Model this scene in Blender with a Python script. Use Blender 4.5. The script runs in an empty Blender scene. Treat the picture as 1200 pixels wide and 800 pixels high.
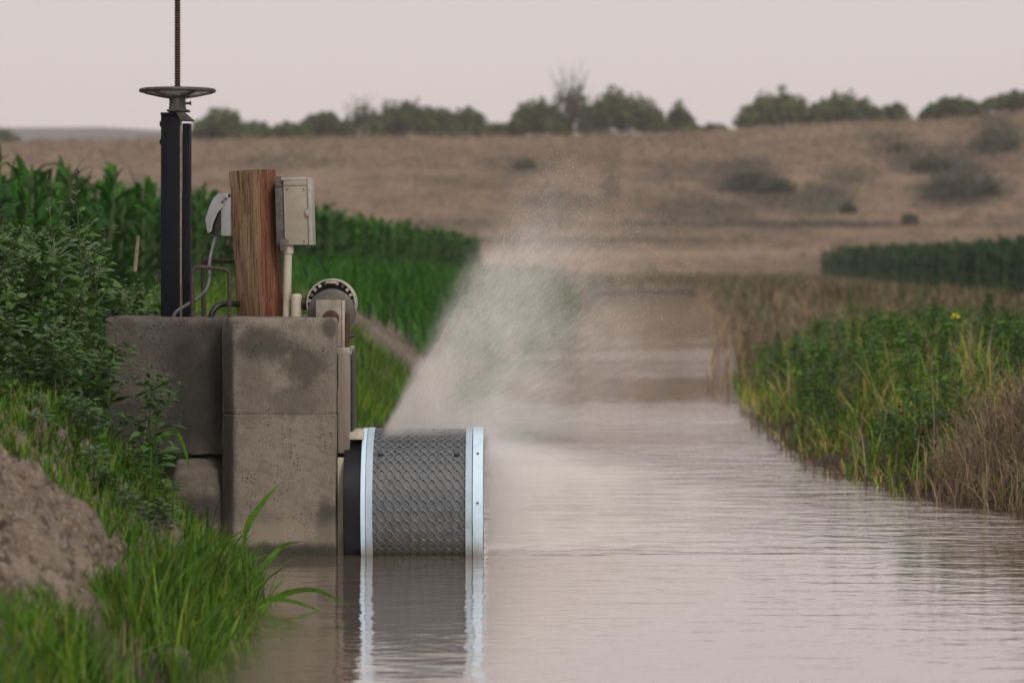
import bpy, bmesh, math, random
import numpy as np
from mathutils import Vector, Matrix, Euler, Quaternion
random.seed(7); rng = np.random.default_rng(11)
R = math.radians
sc = bpy.context.scene
COL = sc.collection
F, HX, HY, H, KX = 3600.0, 600.0, 310.0, 1.14, 160/3600.0   # focal px, principal point, camera height, canal skew

def at(px, py, Y): return Vector(((px-HX)/F*Y, Y, H-(py-HY)/F*Y))
def smooth(a, b, x):
    t = np.clip((np.asarray(x, float)-a)/(b-a), 0, 1); return t*t*(3-2*t)

# ------------------------------------------------------------------ noise
_T = rng.random((256, 256))
def vn(x, y):
    x = np.asarray(x, float); y = np.asarray(y, float)
    xi = np.floor(x).astype(int); yi = np.floor(y).astype(int)
    fx = x-xi; fy = y-yi; fx = fx*fx*(3-2*fx); fy = fy*fy*(3-2*fy)
    a = _T[xi % 256, yi % 256]; b = _T[(xi+1) % 256, yi % 256]
    c = _T[xi % 256, (yi+1) % 256]; d = _T[(xi+1) % 256, (yi+1) % 256]
    return (a*(1-fx)+b*fx)*(1-fy)+(c*(1-fx)+d*fx)*fy
def fbm(x, y, o=4):
    s = 0; a = .5
    for k in range(o):
        s = s+a*(vn(x*2**k+17*k, y*2**k+9*k)-.5)*2; a *= .5
    return s

# ------------------------------------------------------------------ materials
def new_mat(name):
    m = bpy.data.materials.new(name); m.use_nodes = True
    nt = m.node_tree; b = nt.nodes['Principled BSDF']
    return m, nt, b
def N(nt, typ, **kw):
    n = nt.nodes.new(typ)
    for k, v in kw.items():
        if k in n.inputs: n.inputs[k].default_value = v
        else: setattr(n, k, v)
    return n
def ramp(nt, src, stops, mode='LINEAR'):
    r = nt.nodes.new('ShaderNodeValToRGB'); r.color_ramp.interpolation = mode
    els = r.color_ramp.elements
    while len(els) < len(stops): els.new(.5)
    for e, (p, c) in zip(els, stops):
        e.position = p; e.color = c if len(c) == 4 else (*c, 1)
    nt.links.new(src, r.inputs[0]); return r.outputs[0]
def mixc(nt, fac, a, b):
    m = nt.nodes.new('ShaderNodeMix'); m.data_type = 'RGBA'
    for i, v in ((0, fac), (6, a), (7, b)):
        if hasattr(v, 'is_output'): nt.links.new(v, m.inputs[i])
        else: m.inputs[i].default_value = v if i == 0 else (*v, 1)
    return m.outputs[2]
def math_(nt, op, a, b=None, c=None, clamp=False):
    m = nt.nodes.new('ShaderNodeMath'); m.operation = op; m.use_clamp = clamp
    for i, v in enumerate((a, b, c)):
        if v is None: continue
        if hasattr(v, 'is_output'): nt.links.new(v, m.inputs[i])
        else: m.inputs[i].default_value = v
    return m.outputs[0]
def coords(nt, kind='Object', scale=(1, 1, 1)):
    t = nt.nodes.new('ShaderNodeTexCoord'); mp = nt.nodes.new('ShaderNodeMapping')
    mp.inputs['Scale'].default_value = scale
    nt.links.new(t.outputs[kind], mp.inputs[0]); return mp.outputs[0]
def noise(nt, vec, scale, detail=5, rough=.6, out='Fac'):
    n = N(nt, 'ShaderNodeTexNoise', Scale=scale, Detail=detail, Roughness=rough)
    nt.links.new(vec, n.inputs['Vector']); return n.outputs[out]
def maprange(nt, v, a, b, c=0., d=1.):
    m = nt.nodes.new('ShaderNodeMapRange'); m.interpolation_type = 'SMOOTHSTEP'
    nt.links.new(v, m.inputs[0])
    for i, q in zip((1, 2, 3, 4), (a, b, c, d)): m.inputs[i].default_value = q
    return m.outputs[0]
def bump(nt, bsdf, h, strength=.4, dist=.01):
    b = N(nt, 'ShaderNodeBump', Strength=strength, Distance=dist)
    nt.links.new(h, b.inputs['Height']); nt.links.new(b.outputs[0], bsdf.inputs['Normal'])

def simple(name, c1, c2=None, rough=.5, metal=0., scale=20, stretch=(1, 1, 1), bstr=.2, bdist=.002, spots=None, rvar=.15, spec=.5):
    m, nt, b = new_mat(name)
    v = coords(nt, 'Object', stretch)
    n1 = noise(nt, v, scale, 6, .65)
    c = ramp(nt, n1, [(.35, c1), (.65, c2 or tuple(x*.75 for x in c1))])
    if spots:
        n2 = noise(nt, v, scale*.45, 8, .7)
        c = mixc(nt, maprange(nt, n2, spots[1], spots[1]+.08), c, spots[0])
    nt.links.new(c, b.inputs['Base Color'])
    nt.links.new(maprange(nt, n1, .2, .8, max(.02, rough-rvar), min(1, rough+rvar)), b.inputs['Roughness'])
    b.inputs['Metallic'].default_value = metal; b.inputs['Specular IOR Level'].default_value = spec
    bump(nt, b, noise(nt, v, scale*3, 6, .7), bstr, bdist)
    return m

def silt(m, z0=.02, z1=.10, col=(.20, .16, .115), amt=.8):
    # silt line left by the canal water, with drips
    nt = m.node_tree; b = nt.nodes['Principled BSDF']; src = b.inputs['Base Color'].links[0].from_socket
    v = coords(nt, 'Object'); sp_ = nt.nodes.new('ShaderNodeSeparateXYZ'); nt.links.new(v, sp_.inputs[0])
    w_ = math_(nt, 'ADD', sp_.outputs[2], math_(nt, 'MULTIPLY', math_(nt, 'SUBTRACT', noise(nt, coords(nt, 'Object', (30, 6, 2.)), 1.5, 5, .7), .5), .16))
    c = mixc(nt, math_(nt, 'MULTIPLY', maprange(nt, w_, z1, z0), amt), src, col)
    n_ = noise(nt, coords(nt, 'Object', (9, 6, 3)), 1.6, 6, .7)
    c = mixc(nt, maprange(nt, n_, .56, .70, 0, .55), c, col)
    nt.links.new(c, b.inputs['Base Color'])
def leafmat(name, cols, rough=.45, trans=.25, objvar=.35, spec=.5, clump=2.6, camp=.34):
    m, nt, b = new_mat(name)
    g = nt.nodes.new('ShaderNodeNewGeometry'); oi = nt.nodes.new('ShaderNodeObjectInfo')
    f = math_(nt, 'ADD', math_(nt, 'MULTIPLY', g.outputs['Random Per Island'], 1-objvar), math_(nt, 'MULTIPLY', oi.outputs['Random'], objvar))
    k = len(cols)-1
    c = ramp(nt, f, [(i/k, q) for i, q in enumerate(cols)])
    v = coords(nt, 'Object'); n = noise(nt, v, 60, 3)
    c2 = nt.nodes.new('ShaderNodeHueSaturation'); nt.links.new(c, c2.inputs['Color'])
    ncl = noise(nt, coords(nt, 'Object'), clump, 3, .6)
    nt.links.new(math_(nt, 'MULTIPLY', maprange(nt, n, .25, .75, .75, 1.25), maprange(nt, ncl, .32, .68, 1-camp*1.15, 1+camp)), c2.inputs['Value'])
    nt.links.new(c2.outputs[0], b.inputs['Base Color'])
    b.inputs['Roughness'].default_value = rough
    b.inputs['Specular IOR Level'].default_value = spec
    t = nt.nodes.new('ShaderNodeBsdfTranslucent'); nt.links.new(c2.outputs[0], t.inputs['Color'])
    mx = nt.nodes.new('ShaderNodeMixShader'); mx.inputs[0].default_value = trans
    nt.links.new(b.outputs[0], mx.inputs[1]); nt.links.new(t.outputs[0], mx.inputs[2])
    nt.links.new(mx.outputs[0], nt.nodes['Material Output'].inputs['Surface'])
    return m

M = {}
M['steel_dark'] = simple('dark_painted_steel', (.003, .0045, .009), (.006, .009, .015), .68, .0, 14, (1, 1, .12), .15, .002, ((.05, .032, .022), .68), spec=.15)
M['rust'] = simple('rusty_steel', (.085, .045, .03), (.04, .026, .022), .75, .3, 60, bstr=.4)
M['castiron'] = simple('grey_brown_cast_iron', (.10, .085, .075), (.055, .048, .045), .6, .35, 40, bstr=.4)
M['rebar'] = simple('rusty_rebar', (.075, .052, .038), (.04, .03, .025), .8, .1, 80, bstr=.4)
M['tan_steel'] = simple('tan_weathered_edge', (.26, .21, .16), (.16, .12, .09), .7, .1, 50)
M['box_beige'] = simple('beige_painted_box', (.29, .265, .215), (.235, .21, .165), .5, 0, 14, bstr=.08, spots=((.16, .12, .08), .68))
M['box_grey'] = simple('grey_galvanised', (.38, .38, .355), (.28, .28, .26), .45, .3, 30, bstr=.1)
M['bracket'] = simple('dark_grey_bracket', (.12, .115, .105), (.07, .068, .062), .6, .3, 40)
M['pvc'] = simple('cream_pvc', (.46, .43, .35), (.38, .35, .275), .4, 0, 18, bstr=.05, spots=((.25, .2, .14), .70))
M['outlet_grey'] = simple('light_grey_plastic', (.27, .285, .30), (.21, .22, .235), .45, 0, 20, bstr=.05)
M['black'] = simple('black_plastic', (.006, .006, .007), (.011, .011, .012), .5, 0, 30, bstr=.1)
M['cable'] = simple('grey_cable', (.13, .135, .15), (.09, .095, .10), .5, 0, 30, bstr=.05)
M['motor_grey'] = simple('oily_dark_motor_paint', (.05, .052, .05), (.09, .085, .075), .5, .2, 30, spots=((.16, .11, .07), .62))
M['motor_light'] = simple('pale_worn_aluminium', (.45, .42, .37), (.28, .25, .21), .5, .4, 35, spots=((.12, .09, .07), .60))
M['gear'] = simple('grimy_beige_gearbox', (.28, .255, .215), (.17, .15, .125), .55, .15, 22, spots=((.09, .06, .04), .62))
M['plate'] = simple('weathered_grey_plate', (.22, .19, .16), (.165, .14, .115), .6, .2, 10, (2.5, 2.5, .4), spots=((.09, .07, .055), .67))
M['chrome'] = simple('zinc_plate', (.5, .48, .44), (.3, .27, .23), .35, .8, 30)
M['drum_black'] = simple('black_wet_rubber', (.002, .003, .006), (.004, .005, .009), .4, 0, 16, bstr=.2, spec=.3)
M['ring'] = simple('white_blue_enamel_ring', (.60, .80, .96), (.50, .71, .90), .38, 0, 12, (1, 1, 1), bstr=.08, spots=((.30, .29, .27), .685))
M['ring_grey'] = simple('grey_blue_enamel_ring', (.42, .54, .66), (.35, .45, .55), .4, 0, 12, bstr=.08, spots=((.2, .19, .18), .66))
M['mesh_wire'] = simple('blue_grey_screen_wire', (.16, .195, .235), (.23, .265, .30), .42, .2, 30)
M['sleeve'] = simple('grey_brown_filter_cloth', (.135, .150, .165), (.085, .095, .105), .45, 0, 26, spots=((.06, .062, .055), .60))
for k_ in ('ring', 'ring_grey'): silt(M[k_], .0, .09, (.26, .23, .19), .7)
silt(M['mesh_wire'], .0, .12, (.07, .065, .05), .75); silt(M['sleeve'], .0, .12, (.075, .07, .055), .7); silt(M['pvc'], .02, .12, (.10, .08, .055), .8)
M['bark'] = simple('bark', (.09, .07, .055), (.05, .04, .03), .9, 0, 30, (1, 1, .3), .5, .01)
M['stem'] = simple('green_stem', (.035, .085, .018), (.06, .10, .025), .6, 0, 30)
M['reed'] = simple('dry_stem', (.24, .20, .14), (.15, .12, .08), .85, 0, 30)
M['seed'] = leafmat('seed_spike', [(.035, .045, .02), (.06, .06, .03), (.05, .035, .03)], .7, .1)
M['pigleaf'] = leafmat('pigweed_leaf', [(.016, .062, .006), (.034, .115, .010), (.056, .145, .016), (.085, .155, .04)], .40, .22, .2, .5)
M['brightleaf'] = leafmat('bright_green_leaf', [(0.0468, 0.1518, 0.0073), (0.0936, 0.2244, 0.0121)], .5, .3, .3, .35)
M['kochia'] = leafmat('pale_green_feathery_leaf', [(.05, .13, .016), (.085, .17, .028)], .65, .3, .3, .3)
M['grass'] = leafmat('fresh_grass', [(0.0185, 0.0669, 0.0032), (0.0449, 0.1398, 0.0043), (0.0818, 0.1944, 0.0076), (0.1452, 0.1701, 0.0216)], .55, .3, .0, .3)
M['rgrass'] = leafmat('bank_grass', [(0.0386, 0.1111, 0.0076), (0.1014, 0.2129, 0.012), (0.2054, 0.2869, 0.024), (0.5315, 0.3518, 0.1277)], .55, .3, .0, .3)
M['drygrass'] = leafmat('dry_grass', [(.27, .20, .125), (.15, .105, .066), (.36, .28, .18)], .8, .2, .0)
M['midgrass'] = leafmat('olive_grass', [(.030, .065, .012), (.062, .092, .022), (.17, .125, .07), (.16, .10, .06), (.21, .155, .095)], .8, .2, .0)
M['darkdry'] = leafmat('dead_brown_weed', [(.09, .06, .04), (.14, .095, .06), (.06, .07, .025)], .85, .15, .0)
M['corn'] = leafmat('corn_leaf', [(0.0064, 0.0524, 0.002), (0.0155, 0.0983, 0.003), (0.0389, 0.1507, 0.0059)], .55, .25, .3, .25)
M['corn_far'] = leafmat('corn_leaf_deep_green', [(0.0031, 0.0296, 0.0043), (0.0063, 0.048, 0.006), (0.0126, 0.0685, 0.0086)], .6, .22, .3, .2)
M['treeleaf'] = leafmat('tree_leaf', [(0.0356, 0.0645, 0.0162), (0.0606, 0.0987, 0.0252), (0.0927, 0.1328, 0.0396)], .75, .2, .4, .3, clump=.8, camp=.6)
M['shrub'] = leafmat('sage_shrub_leaf', [(0.0378, 0.0517, 0.0281), (0.0594, 0.0712, 0.0374), (0.0756, 0.0746, 0.0421)], .8, .15, .4)
M['flower'] = simple('yellow_petal', (.75, .72, .04), (.6, .62, .03), .5, 0, 40)

def concrete(name, base, dark, stains):
    """stains: list of (cx, cz, rx, rz, strength) patches in world metres that stay on the block"""
    m, nt, b = new_mat(name)
    v = coords(nt, 'Object')
    n1 = noise(nt, v, 3.2, 8, .62); n2 = noise(nt, v, 45, 6, .7); n3 = noise(nt, v, 160, 3, .6)
    vs = coords(nt, 'Object', (9, 9, 1.1)); n4 = noise(nt, vs, 1.6, 6, .65)
    c = ramp(nt, n1, [(.30, tuple(x*.70 for x in base)), (.5, base), (.72, tuple(min(1, x*1.22) for x in base))])
    c = mixc(nt, maprange(nt, n2, .46, .72, 0, .75), c, tuple(x*.5 for x in base))
    c = mixc(nt, maprange(nt, n3, .50, .70, 0, .55), c, tuple(min(1, x*1.55) for x in base))
    nm = noise(nt, v, 13, 8, .75); c = mixc(nt, maprange(nt, nm, .48, .66, 0, .55), c, (base[0]*.55, base[1]*.52, base[2]*.46))
    c = mixc(nt, maprange(nt, n4, .52, .75, 0, .45), c, tuple(x*.6 for x in base))
    sep = nt.nodes.new('ShaderNodeSeparateXYZ'); nt.links.new(v, sep.inputs[0])
    wob = math_(nt, 'MULTIPLY', math_(nt, 'SUBTRACT', noise(nt, v, 7, 8, .7), .5), 2.4)
    for cx, cz, rx, rz, s in stains:
        dx = math_(nt, 'DIVIDE', math_(nt, 'SUBTRACT', sep.outputs[0], cx), rx)
        dz = math_(nt, 'DIVIDE', math_(nt, 'SUBTRACT', sep.outputs[2], cz), rz)
        d = math_(nt, 'ADD', math_(nt, 'SQRT', math_(nt, 'ADD', math_(nt, 'MULTIPLY', dx, dx), math_(nt, 'MULTIPLY', dz, dz))), wob)
        f = maprange(nt, d, 1.35, .55, 0, abs(s))
        c = mixc(nt, f, c, dark if s > 0 else tuple(min(1, x*1.5) for x in base))
    wl = math_(nt, 'ADD', sep.outputs[2], math_(nt, 'MULTIPLY', math_(nt, 'SUBTRACT', noise(nt, coords(nt, 'Object', (1, 1, .3)), 8, 5, .65), .5), .10))
    c = mixc(nt, math_(nt, 'MULTIPLY', maprange(nt, wl, .17, .10), .45), c, (.24, .21, .17))
    c = mixc(nt, math_(nt, 'MULTIPLY', maprange(nt, wl, .065, .03), .9), c, (.022, .024, .016))
    # pits
    vo = N(nt, 'ShaderNodeTexVoronoi', Scale=85.); nt.links.new(v, vo.inputs['Vector'])
    pit = maprange(nt, vo.outputs['Distance'], .05, .32, 1, 0)
    pit = math_(nt, 'MULTIPLY', pit, maprange(nt, noise(nt, v, 9, 4), .5, .62))
    c = mixc(nt, math_(nt, 'MULTIPLY', pit, .8), c, (.03, .027, .022))
    nt.links.new(c, b.inputs['Base Color']); b.inputs['Roughness'].default_value = .88
    hgt = math_(nt, 'SUBTRACT', math_(nt, 'ADD', math_(nt, 'MULTIPLY', n2, .7), math_(nt, 'MULTIPLY', n3, .5)), math_(nt, 'MULTIPLY', pit, 1.6))
    bump(nt, b, hgt, .9, .008)
    return m
def wx(px): return (px-600)/300
def wz(py): return H-(py-310)/300
M['conc_pillar'] = concrete('pale_brown_concrete', (.185, .163, .138), (.048, .043, .036),
    [(wx(310), wz(405), .115, .07, .8), (wx(358), wz(428), .085, .08, .75), (wx(345), wz(470), .10, .06, .5), (wx(296), wz(440), .06, .16, .35), (wx(265), wz(500), .03, .5, .75),
     (wx(383), wz(628), .05, .13, .9), (wx(330), wz(652), .4, .035, .85), (wx(385), wz(385), .03, .04, .8), (wx(320), wz(625), .16, .05, -.35)])
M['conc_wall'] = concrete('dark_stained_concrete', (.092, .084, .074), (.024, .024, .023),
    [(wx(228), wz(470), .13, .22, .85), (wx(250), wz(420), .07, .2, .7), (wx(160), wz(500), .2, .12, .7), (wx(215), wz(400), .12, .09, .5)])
M['conc_lump'] = concrete('grey_brown_rubble', (.125, .108, .09), (.03, .029, .027), [(wx(225), wz(600), .2, .06, .8)])

def wood(name, c1, c2, c3):
    m, nt, b = new_mat(name)
    v = coords(nt, 'Object', (30, 30, 1.2)); vf = coords(nt, 'Object', (110, 110, 2.5)); vb = coords(nt, 'Object', (6, 6, 1.2))
    n1 = noise(nt, v, 1.5, 6, .65); n2 = noise(nt, vf, 1.5, 5, .7); n3 = noise(nt, vb, 1.4, 5, .6)
    c = ramp(nt, n1, [(.3, c2), (.55, c1), (.75, c3)])
    c = mixc(nt, maprange(nt, n2, .46, .62, 0, .9), c, tuple(x*.28 for x in c2))
    c = mixc(nt, maprange(nt, n3, .52, .72, 0, .6), c, (c2[0]*.9, c2[1]*.55, c2[2]*.45))
    nt.links.new(c, b.inputs['Base Color']); b.inputs['Roughness'].default_value = .85
    bump(nt, b, math_(nt, 'SUBTRACT', math_(nt, 'MULTIPLY', n1, .5), n2), .6, .006)
    return m
M['wood_grey'] = wood('weathered_timber', (.22, .135, .075), (.115, .062, .034), (.31, .22, .14))
M['wood_red'] = wood('red_brown_timber', (.20, .080, .036), (.105, .036, .016), (.27, .135, .07))

# ------------------------------------------------------------------ mesh helpers
class MB:
    def __init__(s): s.v = []; s.f = []; s.mi = []
    def add(s, vs, fs, mi=0):
        o = len(s.v); s.v += [tuple(p) for p in vs]; s.f += [tuple(i+o for i in f) for f in fs]; s.mi += [mi]*len(fs); return s
    def box(s, a, b, rot=None, c=None):
        (x0, y0, z0), (x1, y1, z1) = a, b
        vs = [Vector(p) for p in ((x0, y0, z0), (x1, y0, z0), (x1, y1, z0), (x0, y1, z0), (x0, y0, z1), (x1, y0, z1), (x1, y1, z1), (x0, y1, z1))]
        if rot is not None:
            c = Vector(c) if c is not None else sum(vs, Vector())/8
            vs = [c+rot @ (p-c) for p in vs]
        return s.add(vs, [(0, 3, 2, 1), (4, 5, 6, 7), (0, 1, 5, 4), (1, 2, 6, 5), (2, 3, 7, 6), (3, 0, 4, 7)])
    def tube(s, pts, rad, n=10, caps=True, rfun=None):
        pts = [Vector(p) for p in pts]; k = len(pts); rr = rad if isinstance(rad, (list, tuple)) else [rad]*k
        t0 = (pts[1]-pts[0]).normalized(); up = Vector((0, 1, 0)) if abs(t0.y) < .9 else Vector((1, 0, 0))
        nrm = t0.cross(up).normalized(); vs = []
        for i, p in enumerate(pts):
            t = (pts[min(i+1, k-1)]-pts[max(i-1, 0)]).normalized()
            nrm = (nrm-t*nrm.dot(t)).normalized(); bn = t.cross(nrm)
            for j in range(n):
                a = 2*math.pi*j/n; r = rr[i]
                vs.append(p+(nrm*math.cos(a)+bn*math.sin(a))*r)
        fs = [(i*n+j, i*n+(j+1) % n, (i+1)*n+(j+1) % n, (i+1)*n+j) for i in range(k-1) for j in range(n)]
        if caps: fs += [tuple(range(n-1, -1, -1)), tuple((k-1)*n+j for j in range(n))]
        return s.add(vs, fs)
    def lathe(s, prof, n=32, axis='z', c=(0, 0, 0), closed=False, a0=0, a1=2*math.pi):
        """prof: list of (radius, height along axis)"""
        full = abs(a1-a0-2*math.pi) < 1e-6; m = n if full else n+1; vs = []
        for r, h in prof:
            for j in range(m):
                a = a0+(a1-a0)*j/n; ca, sa = r*math.cos(a), r*math.sin(a)
                p = {'z': (ca, sa, h), 'x': (h, ca, sa), 'y': (ca, h, sa)}[axis]
                vs.append((p[0]+c[0], p[1]+c[1], p[2]+c[2]))
        k = len(prof); fs = []
        for i in range(k if closed else k-1):
            i2 = (i+1) % k
            for j in range(n):
                j2 = (j+1) % m; fs.append((i*m+j, i*m+j2, i2*m+j2, i2*m+j))
        if not closed:
            if prof[0][0] > 1e-6: fs.append(tuple(range(m-1, -1, -1)))
            if prof[-1][0] > 1e-6: fs.append(tuple((k-1)*m+j for j in range(m)))
        return s.add(vs, fs)
    def prism(s, outline, y0, y1):
        """outline in (x, z), extruded along y"""
        n = len(outline)
        vs = [(x, y0, z) for x, z in outline]+[(x, y1, z) for x, z in outline]
        return s.add(vs, [tuple(range(n)), tuple(range(2*n-1, n-1, -1))]+[(i, i+n, (i+1) % n+n, (i+1) % n) for i in range(n)])
    def build(s, name, mats, parent=None, smooth_=True, bev=0., seg=2, recalc=True):
        me = bpy.data.meshes.new(name); me.from_pydata(s.v, [], s.f)
        for m in (mats if isinstance(mats, (list, tuple)) else [mats]): me.materials.append(m)
        me.polygons.foreach_set('material_index', s.mi)
        bm = bmesh.new(); bm.from_mesh(me)
        if recalc: bmesh.ops.recalc_face_normals(bm, faces=bm.faces)
        if bev:
            ed = [e for e in bm.edges if len(e.link_faces) == 2 and e.calc_face_angle(0) > R(35)]
            bmesh.ops.bevel(bm, geom=ed, offset=bev, segments=seg, affect='EDGES', profile=.6)
        bm.to_mesh(me); bm.free()
        if smooth_:
            me.polygons.foreach_set('use_smooth', [True]*len(me.polygons)); me.set_sharp_from_angle(angle=R(38))
        o = bpy.data.objects.new(name, me); COL.objects.link(o)
        if parent: o.parent = parent
        return o

def tag(o, label, cat, group=None):
    o['label'] = label; o['category'] = cat
    if group: o['group'] = group
    return o
def kind(o, k): o['kind'] = k; return o
def thing(name, label, cat, loc=(0, 0, 0), group=None):
    o = bpy.data.objects.new(name, None); o.empty_display_size = .05; COL.objects.link(o); o.location = loc
    return tag(o, label, cat, group)
def under(root, *parts):
    """parts were modelled in world metres: keep them there under their root"""
    for p in parts:
        p.parent = root; p.matrix_parent_inverse = Matrix.Translation(root.location).inverted()
def dup(root):
    r = root.copy(); COL.objects.link(r)
    for ch in root.children:
        c = ch.copy(); COL.objects.link(c); c.parent = r
        for g in ch.children:
            d = g.copy(); COL.objects.link(d); d.parent = c
    return r
def np_obj(name, V, Fq, mat, parent=None, sm=True):
    me = bpy.data.meshes.new(name)
    V = np.asarray(V, np.float32); Fq = np.asarray(Fq, np.int32)
    me.vertices.add(len(V)); me.vertices.foreach_set('co', V.ravel())
    k = Fq.shape[1]
    me.loops.add(Fq.size); me.loops.foreach_set('vertex_index', Fq.ravel())
    me.polygons.add(len(Fq)); me.polygons.foreach_set('loop_start', np.arange(0, Fq.size, k, dtype=np.int32))
    me.polygons.foreach_set('loop_total', np.full(len(Fq), k, np.int32))
    me.update(calc_edges=True); me.validate()
    if sm: me.polygons.foreach_set('use_smooth', np.ones(len(me.polygons), bool))
    me.materials.append(mat)
    o = bpy.data.objects.new(name, me); COL.objects.link(o)
    if parent: o.parent = parent
    return o

# ------------------------------------------------------------------ terrain
YL = [-30, 5, 9, 10.5, 11.4, 11.9, 12.7, 13.2, 18, 22, 30, 60, 140]; UL = [-1.3, -1.25, -1.3, -1.36, -1.56, -1.86, -1.86, -1.6, -1.85, -1.92, -1.8, -1.8, -2.1]
YR = [-30, 8, 12, 13.9, 14.9, 16.5, 19, 23, 30, 40, 56, 140]; UR = [2.6, 2.5, 2.25, 1.72, 1.36, 1.02, .90, .82, .86, 1.15, 1.55, 2.3]
CP = [-400, 0, 230, 560, 800, 870, 1000, 1060, 1130, 1200, 1400]; CY = [168, 166, 163, 160, 156, 152, 146, 144, 139, 129, 116]
D0, D1 = 170., 265.
def terrain(x, y):
    x = np.asarray(x, float); y = np.asarray(y, float); u = x-KX*y
    ul = np.interp(y, YL, UL)+.10*fbm(y*.9, 0*y+3.1, 3)*smooth(13.5, 15, y); ur = np.interp(y, YR, UR)+.14*fbm(y*.8, 0*y+8.7, 3)+.10*fbm(y*2.7, u*1.2+4.4, 3)+.55*smooth(26, 70, y)*fbm(y*.22, 0*y+1.7, 4)
    tl = ul-u; tr = u-ur
    top = np.interp(y, [0, 12, 20, 30, 60], [.75, .75, .78, .88, .7])
    zl = np.interp(tl, [-.7, -.18, 0, .3, .65], [-.5, -.2, 0, .30, .60])
    zl = np.where(tl > .65, .60+(top-.60)*smooth(.65, 1.15, tl)-(top-.58)*smooth(1.7, 3.2, tl), zl)
    zr = np.interp(tr, [-.7, -.18, 0, .26, .7, 1.25, 3, 8], [-.5, -.10, 0, .03, .27, .38, .30, .15])
    z = np.where(u < (ul+ur)/2, zl, zr)
    land = smooth(-.05, .25, np.maximum(tl, tr))
    z = z+land*(.05*fbm(x*1.1, y*1.1, 4)+.022*fbm(x*6, y*6, 3))*smooth(120, 60, y)
    # far end of the canal
    s = smooth(118, 132, y+6*fbm(x*.9, 0*y+5, 3))*smooth(5.5, 3.0, np.abs(u))
    z = z*(1-s)+s*(.22+.05*fbm(x*.7, y*.4, 3))
    # hill
    px = HX+F*x/np.maximum(y, 60.)
    crest = H+(310-np.interp(px, CP, CY))/F*D1
    t = (y-D0)/(D1-D0); prof = np.interp(t, [0, .10, .15, .3, .6, .85, 1.0, 1.12, 3, 14], [0, .125, .135, .27, .57, .84, 1.0, 1.03, .7, .2])
    hl = np.maximum(t, 0)
    far = smooth(90, D0, y)
    z = z*(1-far)+far*(.3+.06*fbm(x*.15, y*.15, 3))
    z = np.where(t > 0, .3+(crest-.3)*prof+(.28*fbm(x*.06, y*.05, 4)+.09*fbm(x*.4, y*.4, 2))*smooth(.05, .3, t), z)
    return z
def gz(x, y): return float(terrain(np.array([x]), np.array([y]))[0])

ys = np.concatenate([np.arange(-30, 5, 1.), np.arange(5, 7.4, .07), np.arange(7.4, 11, .028), np.arange(11, 16, .07), np.arange(16, 32, .14), np.arange(32, 62, .4), np.arange(62, 140, .8), np.arange(140, 300, 1.6), np.geomspace(300, 1500, 26)])
wing = 3.4*np.geomspace(1, 330, 95)
us = np.concatenate([-wing[::-1], np.arange(-3.35, -2.5, .06), np.arange(-2.48, -1.2, .022), np.arange(-1.16, 3.36, .06), wing])
Ug, Yg = np.meshgrid(us, ys); Xg = Ug+KX*Yg; Zg = terrain(Xg, Yg)
# rough clods on the bare bank at left
ulg = np.interp(Yg, YL, UL); tl = ulg-Ug
clod = smooth(.14, .24, tl)*smooth(1.0, .7, tl)*smooth(6.5, 7.5, Yg)*smooth(11.0, 10.2, Yg)
wxn = Xg+.06*fbm(Xg*9, Yg*7, 3); wyn = Yg+.10*fbm(Xg*8+5, Yg*6, 3)
Zg = Zg+clod*(.10*np.abs(fbm(wxn*6, wyn*4.5, 3))+.11*np.abs(fbm(wxn*15, wyn*9, 3))-.06*smooth(.10, .0, np.abs(vn(wxn*9, wyn*5+3)-.5))-.02)
nr, nc = Ug.shape
V = np.stack([Xg, Yg, Zg], -1).reshape(-1, 3)
idx = np.arange(nr*nc).reshape(nr, nc)
Fq = np.stack([idx[:-1, :-1], idx[:-1, 1:], idx[1:, 1:], idx[1:, :-1]], -1).reshape(-1, 4)
# zone map of what grows where: R dry field, G green sward, B dark brush
pxg = HX+F*Xg/np.maximum(Yg, 20.)
dry = smooth(150, 172, Yg+8*fbm(Xg*.1, Yg*.1, 3)); pyg = HY-(Zg-H)*F/np.maximum(Yg, 20.)
tr = Ug-np.interp(Yg, YR, UR)
brown = smooth(24.0, 25.5, Yg)*smooth(31, 29, Yg)*smooth(.05, .2, tl)*smooth(3.6, 2.6, tl)
pathz = smooth(1.3, 1.7, tl)*smooth(3.4, 3.0, tl)*smooth(14, 16, Yg)
green = np.clip(1-brown-clod-pathz*.8, 0, 1)*(1-dry)
green = green*np.where(tr > 0, .55+.45*smooth(45, 25, Yg), 1)*smooth(-.02, .10, np.maximum(tl, tr))
green = np.clip(green+.0, 0, 1)
BR = [(880, 213, 48, 26, .8), (1120, 205, 42, 28, 1.), (1168, 152, 30, 30, .9), (1092, 188, 52, 24, 1.), (1125, 222, 60, 24, 1.), (1060, 171, 44, 9, .9), (872, 205, 50, 26, .9), (905, 236, 42, 12, .8), (660, 235, 50, 10, .5), (540, 215, 60, 9, .4), (1065, 178, 50, 12, .6), (960, 232, 46, 20, .8), (830, 245, 80, 18, .7), (800, 200, 60, 14, .5), (1000, 205, 34, 12, .7), (1040, 160, 40, 8, .7),
                          (610, 195, 46, 12, .6), (716, 205, 14, 50, .35), (330, 190, 90, 9, .5), (960, 263, 220, 4.5, .9), (700, 282, 220, 4, .7), (480, 262, 200, 5, .5), (1000, 300, 80, 3, .5)]
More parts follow.
